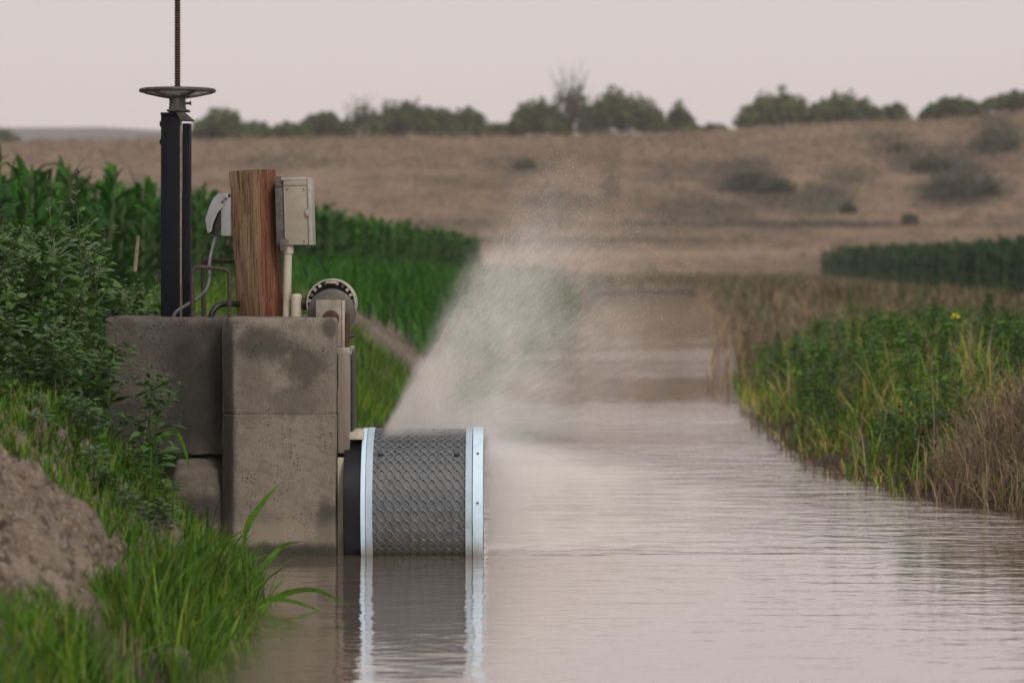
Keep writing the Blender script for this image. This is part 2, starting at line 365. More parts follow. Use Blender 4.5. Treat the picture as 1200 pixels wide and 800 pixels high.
def brushf(x, y, z):
    y2 = np.maximum(y, 20.); px = HX+F*x/y2; py = HY-(z-H)*F/y2; out = np.zeros_like(x)
    for cx, cy, rx, ry, st in BR:
        d = np.hypot((px-cx)/rx, (py-cy)/ry)+.42*fbm(x*.3, y*.14, 4)
        out = np.maximum(out, st*smooth(1.25, .45, d)*smooth(175, 180, y))
    return out
brush = brushf(Xg, Yg, Zg)
pale = np.exp(-((Yg-181)/3.2)**2)
me_cols = np.stack([dry, green, brush, pale], -1).reshape(-1, 4).astype(np.float32)
mg, nt, b = new_mat('soil_and_sward')
vc = nt.nodes.new('ShaderNodeVertexColor'); vc.layer_name = 'zones'
sep = nt.nodes.new('ShaderNodeSeparateColor'); nt.links.new(vc.outputs[0], sep.inputs[0])
v = coords(nt, 'Object')
n1 = noise(nt, v, 2.2, 8, .65); n2 = noise(nt, v, 14, 6, .7); n0 = noise(nt, v, .09, 6, .65); nf = noise(nt, coords(nt, 'Object', (1, .45, 1)), .45, 6, .7)
soil = ramp(nt, n1, [(.3, (.095, .077, .061)), (.52, (.165, .137, .112)), (.72, (.25, .212, .175))])
soil = mixc(nt, maprange(nt, n2, .5, .75, 0, .6), soil, (.075, .055, .04))
sward = ramp(nt, n2, [(.3, (.028, .05, .012)), (.7, (.06, .085, .022))])
field = ramp(nt, n0, [(.30, (.150, .104, .068)), (.5, (.205, .146, .096)), (.72, (.265, .194, .122))])
field = mixc(nt, maprange(nt, nf, .44, .64, 0, .75), field, (.085, .062, .045))
nv = noise(nt, coords(nt, 'Object', (1.2, .8, 1)), 1.1, 5, .7)
field = mixc(nt, maprange(nt, nv, .46, .66, 0, .7), field, (.07, .06, .035))
geo = nt.nodes.new('ShaderNodeSeparateXYZ'); nt.links.new(v, geo.inputs[0])
nr_ = noise(nt, coords(nt, 'Object', (1, .6, 1.2)), 13, 7, .72)
soil = mixc(nt, maprange(nt, nr_, .53, .41, 0, .85), soil, (.05, .038, .03))
soil = mixc(nt, maprange(nt, noise(nt, v, 50, 4, .7), .5, .66, 0, .6), soil, (.31, .26, .21))
wet = math_(nt, 'MULTIPLY', maprange(nt, math_(nt, 'ADD', geo.outputs[2], math_(nt, 'MULTIPLY', math_(nt, 'SUBTRACT', n1, .5), .2)), .20, .02), maprange(nt, geo.outputs[1], 145, 135))
c = mixc(nt, sep.outputs[1], soil, sward)
c = mixc(nt, wet, c, (.042, .031, .024))
c = mixc(nt, sep.outputs[0], c, field)
c = mixc(nt, math_(nt, 'MULTIPLY', vc.outputs[1], .6), c, (.30, .225, .165))
c = mixc(nt, math_(nt, 'MULTIPLY', sep.outputs[2], .95), c, (.032, .03, .022))
nt.links.new(c, b.inputs['Base Color']); b.inputs['Roughness'].default_value = .95; b.inputs['Specular IOR Level'].default_value = .15
bump(nt, b, math_(nt, 'ADD', math_(nt, 'MULTIPLY', n1, .5), n2), .7, .03)
ground = np_obj('ground', V, Fq, mg); kind(ground, 'structure')
ca = ground.data.color_attributes.new('zones', 'FLOAT_COLOR', 'POINT'); ca.data.foreach_set('color', me_cols.ravel())

# distant hills on the horizon
hx = np.linspace(-330, 500, 120); rows = []
for k, (dy, f) in enumerate([(-60, 0.), (-25, .55), (0, 1.), (60, .8), (160, 0)]):
    top = H+(310-np.interp(HX+F*hx/900, [-700, -150, 40, 120, 200, 300, 700], [146, 148, 150, 149, 154, 164, 172]))/F*900+.8*fbm(hx*.02, hx*0, 4)
    rows.append(np.stack([hx, 900+dy+0*hx, -1+f*(top+1)], -1))
Vh = np.concatenate(rows); n_ = len(hx); ih = np.arange(5*n_).reshape(5, n_)
hills = np_obj('hills', Vh, np.stack([ih[:-1, :-1], ih[:-1, 1:], ih[1:, 1:], ih[1:, :-1]], -1).reshape(-1, 4),
               simple('distant_hill_cover', (.07, .08, .09), (.10, .10, .10), .9, 0, .05, bstr=0)); kind(hills, 'structure')

# ------------------------------------------------------------------ water
wy = np.concatenate([np.arange(-30, 7, .5), np.arange(7, 11.6, .06), np.arange(11.6, 12.6, .012), np.arange(12.6, 20, .05), np.arange(20, 140, .4)])
wu = np.linspace(-2.9, 3.6, 150)
Wu, Wy = np.meshgrid(wu, wy); Wx = Wu+KX*Wy
ridge_y = 12.02+.03*fbm(Wx*1.7, Wx*0+2, 3)+.05*np.clip(Wx, 0, 2)
Wz = .0045*np.exp(-((Wy-ridge_y)/.055)**2)*smooth(-.14, -.06, Wx)*smooth(2.2, .2, Wx)*(.55+.5*vn(Wx*3, Wx*0))
Wz = Wz+.006*fbm(Wx*7, Wy*9, 3)*smooth(-.2, -.05, Wx)*smooth(1.1, .3, Wx)*smooth(11.95, 12.1, Wy)*smooth(12.9, 12.5, Wy)
rip = smooth(12.3, 13.2, Wy)*smooth(24, 18, Wy)
Wz = Wz+rip*.0025*fbm(Wx*2.2+3, Wy*5.5, 3)
iw = np.arange(Wu.size).reshape(Wu.shape)
mw, nt, b = new_mat('silty_water')
v = coords(nt, 'Object')
sep = nt.nodes.new('ShaderNodeSeparateXYZ'); nt.links.new(v, sep.inputs[0])
far = maprange(nt, sep.outputs[1], 11.8, 14.5)
wv1 = noise(nt, coords(nt, 'Object', (.55, 1.0, 1)), 5.5, 4, .55); wv2 = noise(nt, coords(nt, 'Object', (.6, 1.0, 1)), 22, 3, .5)
zone = maprange(nt, noise(nt, coords(nt, 'Object', (.12, .20, 1)), 1.0, 3, .5), .42, .62)
calm = maprange(nt, sep.outputs[1], 20., 27., 1., .07)
ywob = math_(nt, 'ADD', sep.outputs[1], math_(nt, 'MULTIPLY', math_(nt, 'SUBTRACT', noise(nt, coords(nt, 'Object', (.9, .10, 1)), 1.1, 7, .68), .5), math_(nt, 'MULTIPLY', sep.outputs[1], .42)))
bands = nt.nodes.new('ShaderNodeValToRGB'); bands.color_ramp.interpolation = 'EASE'
nt.links.new(math_(nt, 'DIVIDE', ywob, 100.), bands.inputs[0]); els = bands.color_ramp.elements
stops = [(0, 1.), (.20, 1.), (.225, .6), (.265, .10), (.30, .06), (.345, .15), (.42, .17), (.50, .05), (.58, .05), (.70, .10), (1., .08)]
while len(els) < len(stops): els.new(.5)
for e, (p_, q_) in zip(els, stops): e.position = p_; e.color = (q_, q_, q_, 1)
amp = math_(nt, 'MULTIPLY', bands.outputs[0], math_(nt, 'ADD', .14, math_(nt, 'MULTIPLY', far, math_(nt, 'ADD', .28, math_(nt, 'MULTIPLY', zone, .8)))))
hgt = math_(nt, 'MULTIPLY', math_(nt, 'ADD', wv1, math_(nt, 'MULTIPLY', wv2, .22)), amp)
nt.links.new(mixc(nt, noise(nt, v, 1.2, 4), (.165, .132, .105), (.205, .165, .135)), b.inputs['Base Color'])
b.inputs['Roughness'].default_value = .04; b.inputs['IOR'].default_value = 1.6
bump(nt, b, hgt, 1., .035)
gl = nt.nodes.new('ShaderNodeBsdfGlossy'); gl.inputs['Color'].default_value = (.915, .88, .855, 1); gl.inputs['Roughness'].default_value = .035
nt.links.new(b.inputs['Normal'].links[0].from_socket, gl.inputs['Normal'])
mx_ = nt.nodes.new('ShaderNodeMixShader'); mx_.inputs[0].default_value = .55
nt.links.new(b.outputs[0], mx_.inputs[1]); nt.links.new(gl.outputs[0], mx_.inputs[2]); nt.links.new(mx_.outputs[0], nt.nodes['Material Output'].inputs['Surface'])
water = np_obj('water', np.stack([Wx, Wy, Wz], -1).reshape(-1, 3), np.stack([iw[:-1, :-1], iw[:-1, 1:], iw[1:, 1:], iw[1:, :-1]], -1).reshape(-1, 4), mw)
kind(water, 'structure')

# ------------------------------------------------------------------ concrete head structure
def outline(pts, r=.012, step=.016):
    """closed polygon (x, y) -> evenly sampled ring with small rounded corners"""
    out = []; n = len(pts)
    for i in range(n):
        p0, p1, p2 = Vector(pts[i-1]), Vector(pts[i]), Vector(pts[(i+1) % n])
        a = p1+(p0-p1).normalized()*r; c = p1+(p2-p1).normalized()*r
        for t in (0, .5, 1): out.append((a*(1-t)**2+p1*2*t*(1-t)+c*t*t))
        q = p2+(p1-p2).normalized()*r; L = (q-c).length; k = max(1, int(L/step))
        for j in range(1, k): out.append(c.lerp(q, j/k))
    return np.array([tuple(p) for p in out])
def cast(name, pts, z0, z1, mat, joint=None, rough=.0025, bottom=None, step=.016, rag=.03):
    ring = outline(pts, step=step); n = len(ring); cen = ring.mean(0)
    zs = [z1-.012, *np.arange(z1-.028, z0, -step)]+[z0]
    lev = [(z1, .012), (z1-.003, .004)]+[(z, 0) for z in zs]
    if joint: lev = sorted([l for l in lev if abs(l[0]-joint) > .008]+[(joint+.006, 0), (joint+.002, .0025), (joint-.002, .003), (joint-.006, -.001)], reverse=True)
    nx = np.roll(ring, -1, 0)-np.roll(ring, 1, 0); nn = np.stack([nx[:, 1], -nx[:, 0]], -1); nn /= np.linalg.norm(nn, axis=1, keepdims=True)
    area = np.sum(ring[:, 0]*np.roll(ring[:, 1], -1)-ring[:, 1]*np.roll(ring[:, 0], -1)); nn *= np.sign(area)
    V = []
    s = np.arange(n)*step
    for z, ins in lev:
        d = rough*fbm(s*18, 0*s+z*18, 4)-ins
        # chipped arrises near the top
        d = d-.012*np.clip(vn(s*11, 0*s+z*16)-.60, 0, 1)*np.clip((z-(z1-.09))/.09, 0, 1)*5-.02*np.clip(vn(s*7+31, 0*s+z*9)-.80, 0, 1)
        zz = np.full(n, z)
        if bottom is not None: zz = np.maximum(zz, bottom+rag*fbm(ring[:, 0]*6, ring[:, 1]*6, 4)+.01)-(z == z0)*.01
        V.append(np.column_stack([ring+nn*d[:, None], zz+(.003*fbm(s*12, 0*s, 3) if z > z1-.004 else 0)]))
    V = np.concatenate(V); k = len(lev)
    mb = MB(); fs = [(i*n+j, (i+1)*n+j, (i+1)*n+(j+1) % n, i*n+(j+1) % n) for i in range(k-1) for j in range(n)]
    fs += [tuple(range(n)), tuple((k-1)*n+j for j in range(n-1, -1, -1))]
    mb.add(V, fs); return mb.build(name, mat)
ZT = wz(372.5)
root = thing('concrete_headwall', 'stained grey brown concrete headwall of two blocks standing in the water at the canal edge', 'headwall', (wx(300), 12.3, 0))
pil = cast('pillar', [(wx(274), 12.0), (wx(393), 12.0), (wx(393), 12.75), (wx(257.5), 12.75), (wx(257.5), 12.09)], -.5, ZT, M['conc_pillar'], joint=wz(485.5))
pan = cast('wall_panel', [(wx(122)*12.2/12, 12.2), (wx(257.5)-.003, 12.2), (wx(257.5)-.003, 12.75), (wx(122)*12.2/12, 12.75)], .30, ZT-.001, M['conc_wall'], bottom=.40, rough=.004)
pan['label'] = 'dark stained left block with a broken lower edge'
under(root, pil, pan)
# broken lump under the wall panel
def lump(name, c, s, mat, seed, sub=4, amp=.16, flat=None):
    bm = bmesh.new(); bmesh.ops.create_icosphere(bm, subdivisions=sub, radius=1)
    for q in bm.verts:
        p = q.co; e = .55; w = Vector([math.copysign(abs(k)**e, k) for k in p])
        f = 1+amp*float(fbm(w.x*1.6+seed, w.y*1.6+w.z*2.1+seed, 4))
        q.co = Vector((w.x*s[0]*f, w.y*s[1]*f, w.z*s[2]*f))
    me = bpy.data.meshes.new(name); bm.to_mesh(me); bm.free(); me.materials.append(mat)
    me.polygons.foreach_set('use_smooth', [True]*len(me.polygons)); me.set_sharp_from_angle(angle=R(50))
    o = bpy.data.objects.new(name, me); o.location = c; COL.objects.link(o); return o
lp = lump('concrete_rubble', (wx(228), 12.30, .17), (.118, .22, .205), M['conc_lump'], 3)
lp.data.transform(Matrix.Translation(lp.location)); lp.location = (0, 0, 0)
tag(lp, 'broken lump of concrete wedged under the overhanging left block', 'rubble')

# ------------------------------------------------------------------ slide gate column with handwheel
YC = 12.38
def P(px, py, Y=YC): return at(px, py, Y)
cx = P(206.3, 0).x
root = thing('gate_lift', 'tall dark steel gate column with rusty threaded rod and horizontal handwheel', 'gate column', (cx, YC, ZT))
parts = []
x0, x1, x2, x3 = P(190, 0).x, P(211.5, 0).x, P(214.5, 0).x, P(223, 0).x
zt = P(0, 136).z; zt2 = P(0, 145).z
ch = MB()   # channel: web plus two flanges, open towards the slot
ch.box((x0, YC-.045, ZT-.004), (x0+.008, YC+.045, zt)).box((x0+.008, YC-.045, ZT-.004), (x1, YC-.037, zt)).box((x0+.008, YC+.037, ZT-.004), (x1, YC+.045, zt))
parts.append(ch.build('channel', M['steel_dark'], None, bev=.002))
ch = MB(); ch.box((x2, YC-.03, ZT-.004), (x3, YC-.022, zt2)).box((x3-.007, YC-.022, ZT-.004), (x3, YC+.05, zt2))
parts.append(ch.build('channel', M['steel_dark'], None, bev=.002))
parts.append(MB().box((x1+.001, YC-.036, ZT-.004), (x1+.008, YC-.020, zt)).build('guide_strip', M['tan_steel'], None, bev=.001))
parts.append(MB().box((x0-.001, YC-.05, zt+.0005), (P(217, 0).x, YC+.05, zt+.012)).build('top_plate', M['steel_dark'], None, bev=.002))
gb = MB(); gb.prism([(P(208, 0).x, zt+.0125), (P(216.5, 0).x, zt+.014), (P(227.5, 0).x, P(0, 141).z), (P(226, 0).x, P(0, 142.3).z), (P(213, 0).x, P(0, 142).z)], YC-.052, YC+.03)
parts.append(gb.build('gusset', M['castiron'], None, bev=.0015))
fl = MB(); zb = zt+.0155
fl.box((P(196.5, 0).x, YC-.046, zb), (P(222, 0).x, YC+.046, P(0, 128.8).z))
parts.append(fl.build('flange', M['castiron'], None, bev=.005))
zc0, zc1 = P(0, 128.7).z, P(0, 114.5).z
parts.append(MB().lathe([(.036, zc0), (.034, zc0+.012), (.033, zc1-.012), (.035, zc1)], 28, 'z', (P(208, 0).x, YC, 0)).build('collar', M['castiron']))
ss = MB().tube([(P(217, 0).x, YC-.01, P(0, 121.5).z), (P(222.8, 0).x, YC-.01, P(0, 121.2).z)], .005, 8).tube([(P(222.6, 0).x, YC-.01, P(0, 121.2).z), (P(224.4, 0).x, YC-.01, P(0, 121.1).z)], .0085, 6)
parts.append(ss.build('set_screw', M['rust']))
for py in (145.5, 166.5):
    parts.append(MB().tube([(x0+.001, YC-.01, P(0, py).z), (x0-.008, YC-.01, P(0, py).z)], .011, 6).build('bolt', M['steel_dark']))
hub = P(208, 0).x
wheel = bpy.data.objects.new('handwheel', None)
rimR, zr = (P(252, 0).x-P(164, 0).x)/2-.006, P(0, 106.3).z
parts2 = []
rim = MB(); n = 64; m = 12
rim.lathe([(rimR+.0095*math.cos(a), zr+.0085*math.sin(a)) for a in [2*math.pi*k/m for k in range(m)]], n, 'z', (hub, YC, 0), closed=True)
rimo = rim.build('handwheel', M['castiron']); bpy.data.objects.remove(wheel)
hubm = MB().lathe([(.022, zc1+.0005), (.042, zc1+.003), (.046, zc1+.010), (.030, zr-.002), (.018, zr+.004), (.0125, zr+.006)], 28, 'z', (hub, YC, 0))
hubo = hubm.build('wheel_hub', M['castiron'])
sps = []
for k in range(5):
    a = R(18+72*k); d = Vector((math.cos(a), math.sin(a), 0))
    sp = MB().tube([Vector((hub, YC, zc1+.010))+d*.036, Vector((hub, YC, zr-.016))+d*.075, Vector((hub, YC, zr-.003))+d*(rimR-.004)], [.014, .010, .0085], 8)
    sps.append(sp.build('spoke', M['castiron']))
under(root, rimo, *parts)
for o in (hubo, *sps): o.parent = rimo
# threaded rod
rx = P(206.3, 0).x+.004; prof = []; z = zr-.004
while z < 2.62:
    prof += [(.0088, z), (.0135, z+.0038), (.0135, z+.0052), (.0088, z+.0090)]; z += .0098
rod = MB().lathe(prof, 16, 'z', (hub, YC, 0)).build('threaded_rod', M['rust']); under(root, rod)

# ------------------------------------------------------------------ timber post
YP = 12.33
def PP(px, py): return at(px, py, YP)
bm = MB()
def post_ring(pl, pm, pr, py):
    l, m_, r = PP(pl, py), PP(pm, py), PP(pr, py)
    w1 = m_.x-l.x; w2 = r.x-m_.x
    return [Vector((l.x, YP+w2, l.z)), Vector((m_.x, YP, m_.z)), Vector((r.x, YP+w1, r.z)), Vector((r.x-w1, YP+w1+w2, r.z))]
rings = []
for k in range(15):
    t = k/14; e = .0012*math.sin(k*1.7)
    q = post_ring(275.5-9*t, 308.2-5.2*t, 331.5-10*t, 373-173*t)
    q = [p+Vector((e, 0, 0)) for p in q]
    if k == 14: q[1].z += .006; q[2].z += .012; q[3].z += .008
    rings.append(q)
vs = [p for q in rings for p in q]; fs = []; mi = []
for k in range(14):
    for j in range(4): fs.append((k*4+j, k*4+(j+1) % 4, (k+1)*4+(j+1) % 4, (k+1)*4+j)); mi.append(0 if j in (0, 2) else 1)
fs += [(3, 2, 1, 0), (56, 57, 58, 59)]; mi += [0, 0]
bm.v = [tuple(p) for p in vs]; bm.f = fs; bm.mi = mi
post = bm.build('wooden_post', [M['wood_grey'], M['wood_red']], None, bev=.004)
tag(post, 'thick square red brown timber post standing on the concrete block', 'post')

# ------------------------------------------------------------------ electrical box on the post
YB = 12.36
def B(px, py, Y=YB): return at(px, py, Y)
root = thing('electrical_box', 'beige metal electrical box fixed to the right side of the timber post', 'electrical box', B(345, 287))
def bb(name, mat, px0, py0, px1, py1, y0, y1, bev=.002, tilt=True):
    a, b_ = at(px0, py1, YB), at(px1, py0, YB)
    o = MB().box((a.x, y0, a.z), (b_.x, y1, b_.z), Matrix.Rotation(R(-1.5), 3, 'Y'), B(345, 250)).build(name, mat, None, bev=bev); return o
body = bb('box_body', M['box_beige'], 333.5, 212, 361.3, 287, YB-.03, YB+.14, .003)
lid = bb('lid', M['box_grey'], 361.6, 208.8, 366.4, 287.5, YB-.036, YB+.146, .002)
hood = bb('hood', M['box_grey'], 331, 208.3, 361.2, 211.6, YB-.034, YB+.144, .001)
seam = bb('top_band', M['box_beige'], 334, 211.9, 361, 217.6, YB-.0335, YB-.0302, .001)
back = bb('back_plate', M['bracket'], 323.5, 210, 333.2, 287, YB-.02, YB+.13, .002)
tabs = [bb('mounting_tab', M['bracket'], 324.5, 206.5, 331.5, 218.5, YB-.026, YB-.0205, .001), bb('mounting_tab', M['bracket'], 328, 279, 335.5, 293.5, YB-.0385, YB-.0325, .001)]
bl = MB().lathe([(.006, YB-.0425), (.006, YB-.0386)], 6, 'y', (B(331.8, 0).x, 0, B(0, 288).z)).build('bolt', M['castiron'])
latch = bb('latch', M['chrome'], 358.5, 246, 363.5, 254, YB-.040, YB-.0365, .0008)
screws = [MB().lathe([(.0035, YB-.0335), (.0035, YB-.0302)], 8, 'y', (B(px_, 0).x, 0, B(0, py_).z)).build('screw', M['castiron']) for px_, py_ in ((338, 283), (357, 283), (337, 222), (356.5, 222))]
under(root, body, lid, hood, seam, back, latch, *screws, *tabs)
bl.parent = tabs[1]; bl.matrix_parent_inverse = tabs[1].matrix_parent_inverse.copy(); tabs[1].matrix_parent_inverse = tabs[1].matrix_parent_inverse
bl.matrix_parent_inverse = Matrix.Identity(4)
# conduit
root = thing('conduit', 'cream plastic conduit running from the electrical box down beside the timber post', 'conduit', B(336, 373))
cz = ZT-.003
pipe = MB().tube([B(338.2, 288), (B(337.4, 0).x, YB, B(0, 300).z), (B(336, 0).x, YB, cz)], .0165, 20).build('pipe', M['pvc'])
coup = MB().lathe([(.0165, B(0, 298).z), (.0205, B(0, 297).z), (.0205, B(0, 288.5).z), (.0165, B(0, 287.6).z)], 20, 'z', (B(338, 0).x, YB, 0)).build('coupling', M['pvc'])
under(root, pipe, coup)
ex = B(348.3, 0).x; ez = B(0, 344).z
el = MB().tube([(ex, YB-.03, cz), (ex, YB-.03, ez-.016), (ex, YB-.03, ez-.008), (ex, YB-.03, ez-.003), (ex, YB-.03, ez)], [.0225, .0225, .0212, .0175, .010], 20)
elb = el.build('conduit_elbow', M['pvc']); tag(elb, 'short fat white pipe stub with rounded top between conduit and motor', 'pipe stub')
con = MB().tube([(ex+.0235, YB-.03, B(0, 352).z-.012), (ex+.06, YB-.03, B(0, 352).z-.012)], .026, 16).build('motor_lead', M['black'])
tag(con, 'black cable gland joining the white pipe stub to the motor', 'cable gland')

# ------------------------------------------------------------------ weatherproof outlet and its cable
YO = 12.40
def O(px, py, Y=YO): return at(px, py, Y)
root = thing('outlet_box', 'grey weatherproof outlet with curved hood on the left side of the timber post', 'outlet', O(264, 277))
bx = MB().box((O(259.8, 0).x, YO-.03, O(0, 276.5).z), (O(271, 0).x, YO+.05, O(0, 231.5).z)).build('outlet_body', M['outlet_grey'], None, bev=.003)
cl = MB().tube([O(266.5, 276.6), O(266.5, 287)], .008, 12).build('clamp', M['castiron'])
out = [(268.5, 226.6), (258, 227), (252, 231), (247, 241), (243.4, 252), (241.5, 257), (244.2, 273), (247.5, 272.8)]
inn = [(249.5, 270), (250.5, 263), (256.5, 249), (263, 242), (264.5, 236), (263, 232.5), (268.5, 232)]
hd = MB().prism([(O(*p).x, O(*p).z) for p in out+inn], YO-.042, YO-.037)
hd.prism([(O(*p).x, O(*p).z) for p in out+inn], YO+.047, YO+.052)
hd2 = [(O(*p).x, O(*p).z) for p in out]; th = .004
shell = [(x, z) for x, z in hd2]+[(x+th, z-th*.6) for x, z in reversed(hd2)]
hd.prism(shell, YO-.0365, YO+.0465)
hood = hd.build('hood', M['outlet_grey'], None, bev=.001)
pg = MB().prism([(O(*p).x, O(*p).z) for p in [(259.5, 243), (259.5, 265), (254.5, 275.5), (250.5, 275.5), (248.8, 271), (252.5, 262)]], YO-.022, YO+.03).build('plug', M['black'], None, bev=.004)
hinge = MB().lathe([(.006, YO-.046), (.006, YO-.0425)], 10, 'y', (O(262.3, 0).x, 0, O(0, 236.5).z)).build('hinge_pin', M['castiron'])
under(root, bx, cl, hood, pg); hinge.parent = hood
def spline(pts, n=8):
    pts = [Vector(p) for p in pts]; out = []
    q = [pts[0]*2-pts[1]]+pts+[pts[-1]*2-pts[-2]]
    for i in range(1, len(q)-2):
        for k in range(n):
            t = k/n; a, b_, c_, d = q[i-1:i+3]
            out.append(.5*((2*b_)+(c_-a)*t+(2*a-5*b_+4*c_-d)*t*t+(3*b_-a-3*c_+d)*t**3))
    return out+[pts[-1]]
YK = 12.34
cab = MB().tube(spline([at(252.6, 274, YO), at(249.5, 288, 12.39), at(246.4, 301, 12.37), at(245.2, 313, YK), at(245.4, 325, 12.3), at(242.8, 337, 12.28), at(235, 346.5, 12.28), at(222, 355.5, 12.28), at(209, 363.5, 12.28), at(204.5, 368, 12.28), at(203.5, 374, 12.28)]), .0068, 10).build('power_cable', M['cable'])
tag(cab, 'grey cable hanging from the outlet and curving down to the concrete top', 'cable')
hose = MB().tube(spline([at(246.5, 375, 12.31), at(248.5, 367, 12.31), at(254, 359.5, 12.32), at(262, 356, 12.34), at(272, 355.5, 12.37), at(282, 357, 12.42)]), .0125, 12).build('hose', M['black'])
tag(hose, 'thick black hose arching out of the concrete behind the timber post', 'hose')
def rebar(pts, rad, label):
    pts = spline(pts, 10); res = []; rr = []; acc = 0
    for a, b_ in zip(pts, pts[1:]):
        L = (b_-a).length; k = max(1, int(L/.0025))
        for j in range(k):
            p = a.lerp(b_, j/k); res.append(p); rr.append(rad*(1+.3*max(0, math.sin((acc+L*j/k)*2*math.pi/.0105))))
        acc += L
    o = MB().tube(res, rr, 8).build('rebar_loop', M['rebar']); tag(o, label, 'rebar loop'); return o
rebar([at(226, 376, 12.27), at(225.6, 345, 12.27), at(225.6, 322, 12.27), at(227.2, 315.6, 12.27), at(232, 313.2, 12.27), at(248, 314, 12.27), at(262, 315.6, 12.27), at(267, 318, 12.27), at(268.6, 324, 12.27), at(268.8, 350, 12.27), at(269.2, 376, 12.27)], .0075, 'front dark rusty rebar loop with both legs set in the concrete top')
rebar([at(239, 376, 12.5), at(238.2, 345, 12.5), at(237.8, 316, 12.5), at(238.6, 308, 12.5), at(243, 305.3, 12.5), at(258, 305.8, 12.5), at(275, 306.5, 12.5), at(292, 307, 12.5), at(296, 312, 12.5), at(296, 376, 12.5)], .0088, 'rear brown rebar loop passing behind the timber post')

# ------------------------------------------------------------------ motor and gearbox
YM = 12.30
def Q(px, py, Y=YM): return at(px, py, Y)
root = thing('gear_motor', 'grimy electric motor with slotted round cowl and square gearbox beside the concrete block', 'motor', Q(390, 406))
mx, mz = Q(388.5, 0).x, Q(0, 355.8).z; RO = .1005
cow = MB().lathe([(RO-.012, YM+.10), (RO, YM+.09), (RO, YM-.02), (RO-.003, YM-.026), (RO-.0065, YM-.026), (RO-.0075, YM-.02), (RO-.0075, YM+.09)], 56, 'y', (mx, 0, mz), closed=True).build('fan_cowl', M['motor_light'])
disc = MB().lathe([(.0, YM+.03), (.088, YM+.03), (.0925, YM+.04), (.0925, YM+.22), (0., YM+.22)], 48, 'y', (mx, 0, mz)).build('motor_body', M['black'])
bell = MB().lathe([(.0, YM-.034), (.086, YM-.034), (.0955, YM-.028), (.0965, YM+.029), (.0, YM+.029)], 48, 'y', (mx+.0015, 0, mz-.036)).build('end_bell', M['motor_grey'])
vanes = []
for k in range(11):
    a = R(8+164*k/10)
    c = Vector((mx+math.cos(a)*.0862, 0, mz+math.sin(a)*.0862)); w = .0065
    rot = Matrix.Rotation(-a+math.pi/2, 3, 'Y')
    if k == 5: o = MB().box((c.x-.022, YM-.024, c.z-.005), (c.x+.022, YM+.02, c.z+.005)).build('label_plate', M['motor_light'], None, bev=.001)
    else: o = MB().box((c.x-w, YM-.021, c.z-.0075), (c.x+w, YM+.029, c.z+.0075), rot).build('vane', M['motor_light'] if k % 3 else M['motor_grey'])
    vanes.append(o)
g0, g1 = Q(372, 406), Q(402, 351)
gbx = MB().box((g0.x, YM-.11, g0.z), (g1.x, YM-.031, g1.z)).build('gearbox', M['gear'], None, bev=.006)
pl = MB().box((g1.x+.001, YM-.105, g0.z), (Q(405.5, 0).x, YM-.04, Q(0, 352).z)).build('gearbox_plate', M['motor_light'], None, bev=.001)
pl2 = MB().box((Q(405.8, 0).x, YM-.08, g0.z), (Q(410.3, 0).x, YM-.02, Q(0, 366).z)).build('side_bracket', M['rust'], None, bev=.002)
cap = MB().lathe([(.0, YM-.118), (.026, YM-.118), (.029, YM-.1145), (.034, YM-.1145), (.034, YM-.1105)], 32, 'y', (Q(389.5, 0).x, 0, Q(0, 373).z)).build('bearing_cap', M['rust'])
kn = MB().lathe([(.012, Q(409, 0).x), (.012, Q(412, 0).x), (.009, Q(415, 0).x), (.003, Q(417.5, 0).x)], 12, 'x', (0, YM-.05, Q(0, 393).z)).build('drain_plug', M['black'])
bp = MB().box((Q(387, 0).x, YM-.13, Q(0, 411).z), (Q(413.5, 0).x, YM+.16, g0.z-.001)).build('base_plate', M['chrome'], None, bev=.002)
lip = MB().tube([(Q(393.5, 0).x, YM-.135, Q(0, 413).z), (Q(414, 0).x, YM-.135, Q(0, 412.5).z)], .008, 10).tube([(Q(413.3, 0).x, YM-.13, Q(0, 414.5).z), (Q(413.0, 0).x, YM-.13, Q(0, 404).z)], .0035, 8).build('clamp_rod', M['chrome'])
under(root, cow, disc, bell, *vanes, gbx, pl, pl2, cap, kn, bp, lip)

# drive cover plate on the flank of the pillar
root = thing('drive_cover', 'narrow weathered steel cover plate between the concrete block and the drum', 'cover plate', (wx(402), 12.2, wz(535)))
c0, c1 = at(393.6, 531, 12.12), at(410, 413, 12.12)
o1 = MB().box((wx(393)+.003, 12.12, c0.z), (c1.x, 12.50, c1.z)).build('cover_panel', M['plate'], None, bev=.004)
o2 = MB().box((c1.x+.0005, 12.17, c0.z+.03), (c1.x+.0075, 12.48, c1.z)).build('rear_edge', M['black'], None, bev=.001)
o3 = MB().box((wx(393)+.003, 12.10, at(0, 485, 12.12).z), (wx(393)+.009, 12.119, at(0, 455, 12.12).z)).build('hinge_leaf', M['tan_steel'], None, bev=.001)
under(root, o1, o2, o3)
seal = MB()
sv = [(wx(393)+.004, 0.), (at(405.5, 0, 12.08).x, 0.)]
zz = np.linspace(-.2, at(0, 536, 12.1).z, 24)
vs = []
for z in zz:
    e = .004*float(fbm(z*30, 1.3, 3))
    vs += [(sv[0][0], 12.09, z), (sv[1][0]+e, 12.09, z), (sv[1][0]+e, 12.45, z), (sv[0][0], 12.45, z)]
k = len(zz); seal.add(vs, [(i*4+j, i*4+(j+1) % 4, i*4+4+(j+1) % 4, i*4+4+j) for i in range(k-1) for j in range(4)]+[(3, 2, 1, 0), tuple((k-1)*4+j for j in range(4))])
so = seal.build('seal_strip', M['pvc'], None); tag(so, 'pale upright seal board stained dark at the waterline between pillar and black collar', 'seal board')

